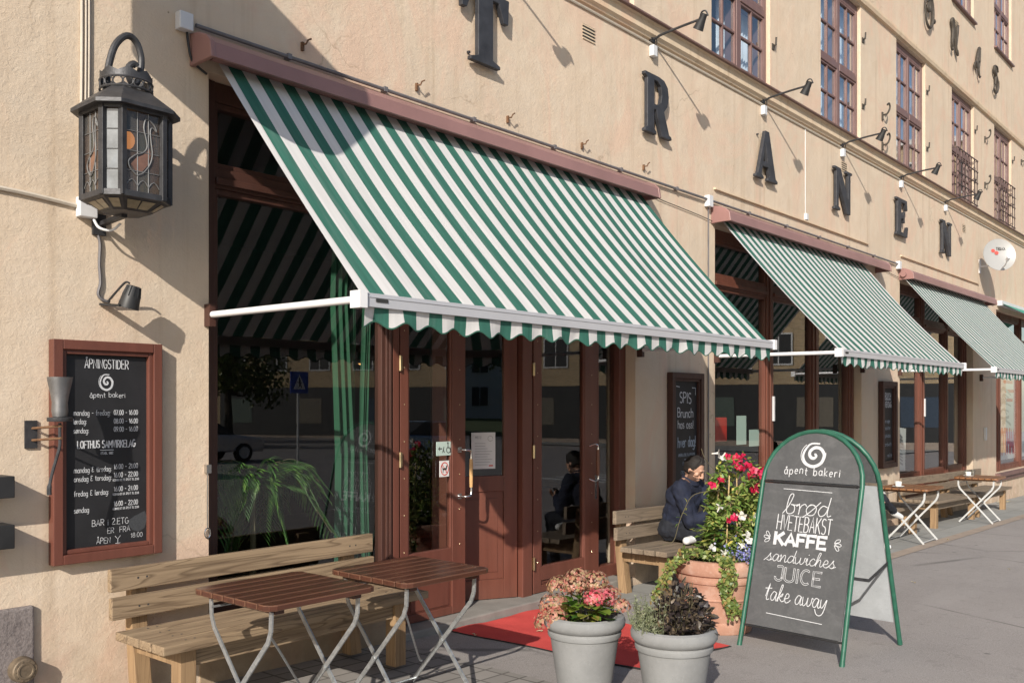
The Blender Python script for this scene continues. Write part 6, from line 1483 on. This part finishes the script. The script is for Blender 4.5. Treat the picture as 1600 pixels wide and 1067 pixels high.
def lamp(x, y, z, label):
    t = thing('pendant_lamp', label, 'lamp', (x, y, z), group='pendant lamps inside the café')
    MB().tube([(x, y, z+.1), (x, y, 3.9)], .006, 6).build('cord', M_black, t); MB().lathe([(.03, .13), (.05, .1), (.12, .02), (.13, 0)], 20, (x, y, z), cap=False).build('shade', M_brass, t); MB().ell((x, y, z+.025), (.028, .028, .034), 12, 8).build('bulb', M_bulb, t)
for x, y, z, l in ((5.95, 2.2, 2.05, 'small lit pendant lamp in the open café doorway'), (4.2, 2.6, 2.0, 'small lit pendant lamp behind the left shop window'), (6.9, 3.4, 2.2, 'small lit pendant lamp behind the right door leaf')): lamp(x, y, z, l)
def stuck(name, x, z, w_, h_, label, mat=M_paper, rot=0):
    m = MB().box(-w_/2, w_/2, -.002, .002, -h_/2, h_/2); c, s = cos(R(rot)), sin(R(rot)); m.v = [Vector((x+p.x*c-p.z*s, Y+.074+p.y, z+p.x*s+p.z*c)) for p in m.v]
    return tag(m.build(name, mat), label, 'poster')
stuck('poster', 15.52, .93, .72, .70, 'grey and white poster at the lower left of the third shop window', rot=-4)
pl = Plane((15.52, Y+.0715, .93), (1, 0, 0), (0, 0, 1)); m = MB()
for k in range(9): ribbon(m, pl, cat([(-.24+rnd.uniform(0, .08), -.26+.055*k), (-.05, -.22+.055*k+rnd.uniform(-.04, .04)), (.24-rnd.uniform(0, .08), -.26+.055*k)], 4), rnd.uniform(.015, .04))
m.build('print', M_greyink, bpy.data.objects['poster'])
stuck('leaflet', 10.05, 1.35, .24, .34, 'pale green leaflet in the second shop window', M_sticker); stuck('leaflet', 10.38, 1.25, .26, .2, 'pale green landscape leaflet beside the window post', M_sticker)
tag(MB().box(9.62, 9.9, .30, .42, 1.22, 1.5).build('red_box', simple('red_box_paint', (.5, .03, .02), .5), bevel=.01), 'red metal box behind the second shop window', 'box')
tag(MB().box(9.2, 13.3, .5, 1.0, .1, .75).build('window_bench', M_dkbrown, bevel=.01), 'low dark bench board inside the second shop window', 'bench')
# shop window at the far right: tall white print with red lettering
t = thing('window_print', 'large white print with red lettering in the far right shop window', 'poster', (22, .19, .4))
m = MB(); m.prism([[(21.0, .45), (24.9, .45), (24.9, 3.2), (23.3, 3.2), (21.0, 1.3)]], (0, Y+.073, 0), (1, 0, 0), (0, 0, 1), (0, 1, 0), .004); m.build('sheet', M_paper, t, fix=True)
pl = Plane((21.0, Y+.0722, .45), (1, 0, 0), (0, 0, 1)); m = MB(); m2 = MB()
write(m2, pl, 'SYN', .36, .14, .46, width=.6, stroke=.22); write(m, pl, 'BOTHAND', 1.75, .14, .5, width=1.9, stroke=.24)
for k in range(4): ribbon(m, pl, [(1.2+.12*k, 1.9-.2*k), (2.2-.1*(k % 2), 1.9-.2*k)], .07)
m2.build('grey_letters', M_greyink, t); m.build('red_letters', M_redink, t)
m = MB(); 
for k in range(14): ribbon(m, pl, cat([(.8+rnd.uniform(0, .5), .75+.06*k), (1.3, .8+.06*k+rnd.uniform(-.1, .1)), (1.7+rnd.uniform(-.3, .3), .75+.06*k)], 4), rnd.uniform(.03, .08))
m.build('grey_figure', M_greyink, t)
pl = Plane((20.93, Y-.012, 1.75), (1, 0, 0), (0, 0, 1)); m = MB(); write(m, pl, 'G', 0, .0, .2, width=.09, stroke=.2); write(m, pl, 'S', 0, .45, .2, width=.09, stroke=.2)
tag(m.build('frame_lettering', M_plastic), 'two small white letters on the left jamb of the far right shop window', 'lettering')
tag(MB().box(19.9, 19.98, -.05, -.003, .95, 1.2).build('door_bell', M_plastic, bevel=.005), 'small pale box on the last pillar above the bench', 'box')

# ------------------------------------------------------------------ across the street (seen in the glass)
def house(name, label, x0, x1, y0, y1, z1, mat, zs, rows, pitch, ww, wh, shop=0):
    t = thing(name, label, 'building', ((x0+x1)/2, (y0+y1)/2, G(x0)-1)); m = MB(); m.box(x0, x1, y0, y1, G(x1)-1.5, z1); m.build('wall', mat, t)
    g_ = MB(); f_ = MB(); k = int((x1-x0)/pitch)
    for r in range(rows):
        for i in range(k):
            x = x0+pitch*(i+.5)-ww/2; z = zs+r*3.3
            f_.box(x-.1, x+ww+.1, y1, y1+.06, z-.1, z+wh+.1); g_.box(x, x+ww/2-.04, y1+.0605, y1+.07, z, z+wh); g_.box(x+ww/2+.04, x+ww, y1+.0605, y1+.07, z, z+wh)
    f_.build('window', M_whitewall, t); g_.build('pane', M_ink, t)
    if shop:
        m = MB(); m.box(x0+.5, x1-.5, y1, y1+.08, -1.6, shop); m.build('shop_front', M_ink, t)
        for k in range(9):
            xx = x0+1.2+5.9*k; MB().box(xx, xx+2.1, y1+.081, y1+.10, .3, 2.1).build('shop_pane', simple('dim_pane_%d' % (k % 3), ((.10, .13, .11), (.16, .14, .11), (.05, .07, .10))[k % 3], .4), t)
        MB().box(x0+.5, x1-.5, y1+.081, y1+.14, -1.3, -.6).build('plinth', M_kerb, t)
    m = MB(); m.box(x0-.3, x1+.3, y0-.3, y1+.3, z1, z1+.3); m.build('cornice', M_whitewall, t); return t
bb = house('brick_building', 'yellow brick building across the street with dark shop fronts', -27, 27, -15, 0, 17, M_brick, 4.2, 4, 3.6, 1.5, 1.8, 2.9)
bb.location = (56, -36, bb.location.z); bb.rotation_euler = (0, 0, R(68))
house('white_building', 'white building behind the trees across the street', -45, 25, -100, -82, 13, M_whitewall, 1.5, 3, 4, 1.6, 1.9)
def tree0():
    t = thing('street_tree', 'leafy tree in the park across the street', 'tree', group='trees in the park across the street'); m = MB(); tr = MB()
    tr.tube(cat([(0, 0, -.2), (.05, 0, 1.5), (0, .1, 3), (.15, 0, 4.6)], 3), [.26-.014*k for k in range(10)], 10)
    cl = [(rnd.gauss(0, 1.6), rnd.gauss(0, 1.6), rnd.uniform(3.3, 7.5), rnd.uniform(.9, 1.6)) for _ in range(22)]
    for x, y, z, r in cl[:9]: tr.tube(cat([(.1, 0, 3+rnd.random()), (x*.5, y*.5, z-1), (x, y, z)], 3), [.1, .085, .07, .06, .045, .03, .02], 6)
    for x, y, z, r in cl:
        for k in range(190):
            d = rv(); m.leaf(Vector((x, y, z))+d*r*rnd.uniform(.6, 1.05), rv(), d+Vector((0, 0, .5)), .26, .2, 0, .1)
    tr.build('trunk', M_bark, t, world=False); m.build('crown', M_lf_tree, t, world=False); return t
tr_ = tree0(); tr_.location = (2, -42, G(2))
for k, (x, y, s, rz) in enumerate(((-9, -45, 1.1, 1), (9.5, -47, 1.2, 2.2), (16, -40, .95, 3), (23, -48, 1.25, 4), (-20, -50, 1.2, 5), (26, -36, .9, .5), (6, -58, 1.3, 2.7), (19, -60, 1.3, .9))): dup(tr_, (x, y, G(x)), rz, None, s)
def car0(label, paint):
    t = thing('parked_car', label, 'car', group='cars across the street'); L, W = 4.3, 1.74
    prof = [(-2.15, .35), (-2.15, .62), (-2.05, .82), (-1.1, .93), (-.35, 1.40), (.95, 1.43), (1.75, .98), (2.1, .92), (2.15, .6), (2.12, .35)]
    low = prof[:4]+prof[6:]; m = MB(); n = len(low)
    for s in (-1, 1): m.v += [Vector((x, s*W/2*(1 if z < .9 else .96), z)) for x, z in low]
    m.f = [[i, (i+1) % n, n+(i+1) % n, n+i] for i in range(n)]+[list(range(n))[::-1], list(range(n, 2*n))]; m.mi = [0]*len(m.f); m.sm = [False]*len(m.f); m.build('body', paint, t, world=False, fix=True, bevel=.06)
    m = MB(); cab = prof[3:7]
    for s in (-1, 1): m.v += [Vector((x, s*(W/2-(.06 if z < 1 else .2)), z-.002)) for x, z in cab]
    m.f = [[0, 1, 5, 4], [1, 2, 6, 5], [2, 3, 7, 6], [3, 0, 4, 7], [3, 2, 1, 0], [4, 5, 6, 7]]; m.mi = [0]*6; m.sm = [False]*6; m.build('cabin_glass', M_ink, t, world=False, fix=True, bevel=.04)
    MB().box(-.3, .9, -.66, .66, 1.405, 1.45).build('roof', paint, t, world=False, bevel=.02)
    for x in (-1.35, 1.35):
        for s in (-1, 1):
            m = MB().tube([(x, s*.74, .32), (x, s*.9, .32)], .32, 20); w_ = m.build('wheel', M_rubber, t, world=False); MB().tube([(x, s*.895, .32), (x, s*.912, .32)], .2, 16).build('rim', M_zincpaint, w_, world=False)
    for s in (-1, 1): MB().box(-2.17, -2.1, s*.7-.14, s*.7+.14, .62, .76).build('headlight', M_plastic, t, world=False); MB().box(2.1, 2.17, s*.7-.12, s*.7+.12, .66, .82).build('tail_light', M_redink, t, world=False)
    return t
for l, c, x, y, rz in (('dark blue car across the street', (.02, .03, .07), 10, -17, 0), ('silver car across the street', (.45, .46, .48), 16.5, -23, pi), ('black car across the street', (.012, .012, .014), 5, -24, 0), ('pale blue car across the street', (.2, .3, .45), 23.5, -19, pi)):
    cc = car0(l, simple('car_paint_'+l.split()[0], c, .25, .2, .02, 3, 0, 60, .6, .6)); cc.location = (x, y, G(x)); cc.rotation_euler = (0, R(1.15)*cos(rz), rz)
t = thing('crossing_sign', 'blue square pedestrian crossing sign on a post across the street', 'road sign', (18.5, -20, G(18)))
MB().tube([(18.5, -20, G(18)), (18.5, -20, 2.75)], .04, 10).build('post', M_zincpaint, t); sg = MB().box(18.15, 18.85, -19.95, -19.92, 2.02, 2.72).build('sign_plate', simple('sign_blue', (.01, .06, .35), .4), t)
pl = Plane((18.5, -19.919, 2.37), (-1, 0, 0), (0, 0, 1)); m = MB(); m.add([pl.p(-.25, -.22), pl.p(.25, -.22), pl.p(0, .26)], [(0, 1, 2)]); m.build('triangle', M_paper, sg)
m = MB(); ribbon(m, pl, [(0, .1), (-.01, .02), (-.03, -.06)], .06, lift=.004); ribbon(m, pl, [(-.03, -.06), (-.08, -.17)], .035, lift=.004); ribbon(m, pl, [(-.03, -.06), (.04, -.17)], .035, lift=.004); ribbon(m, pl, [(.07, .0), (-.08, -.02)], .03, lift=.004); ribbon(m, pl, arc(0, .14, .012, .012, 0, 360, 8), .03, lift=.004); m.build('walking_figure', M_ink, sg)
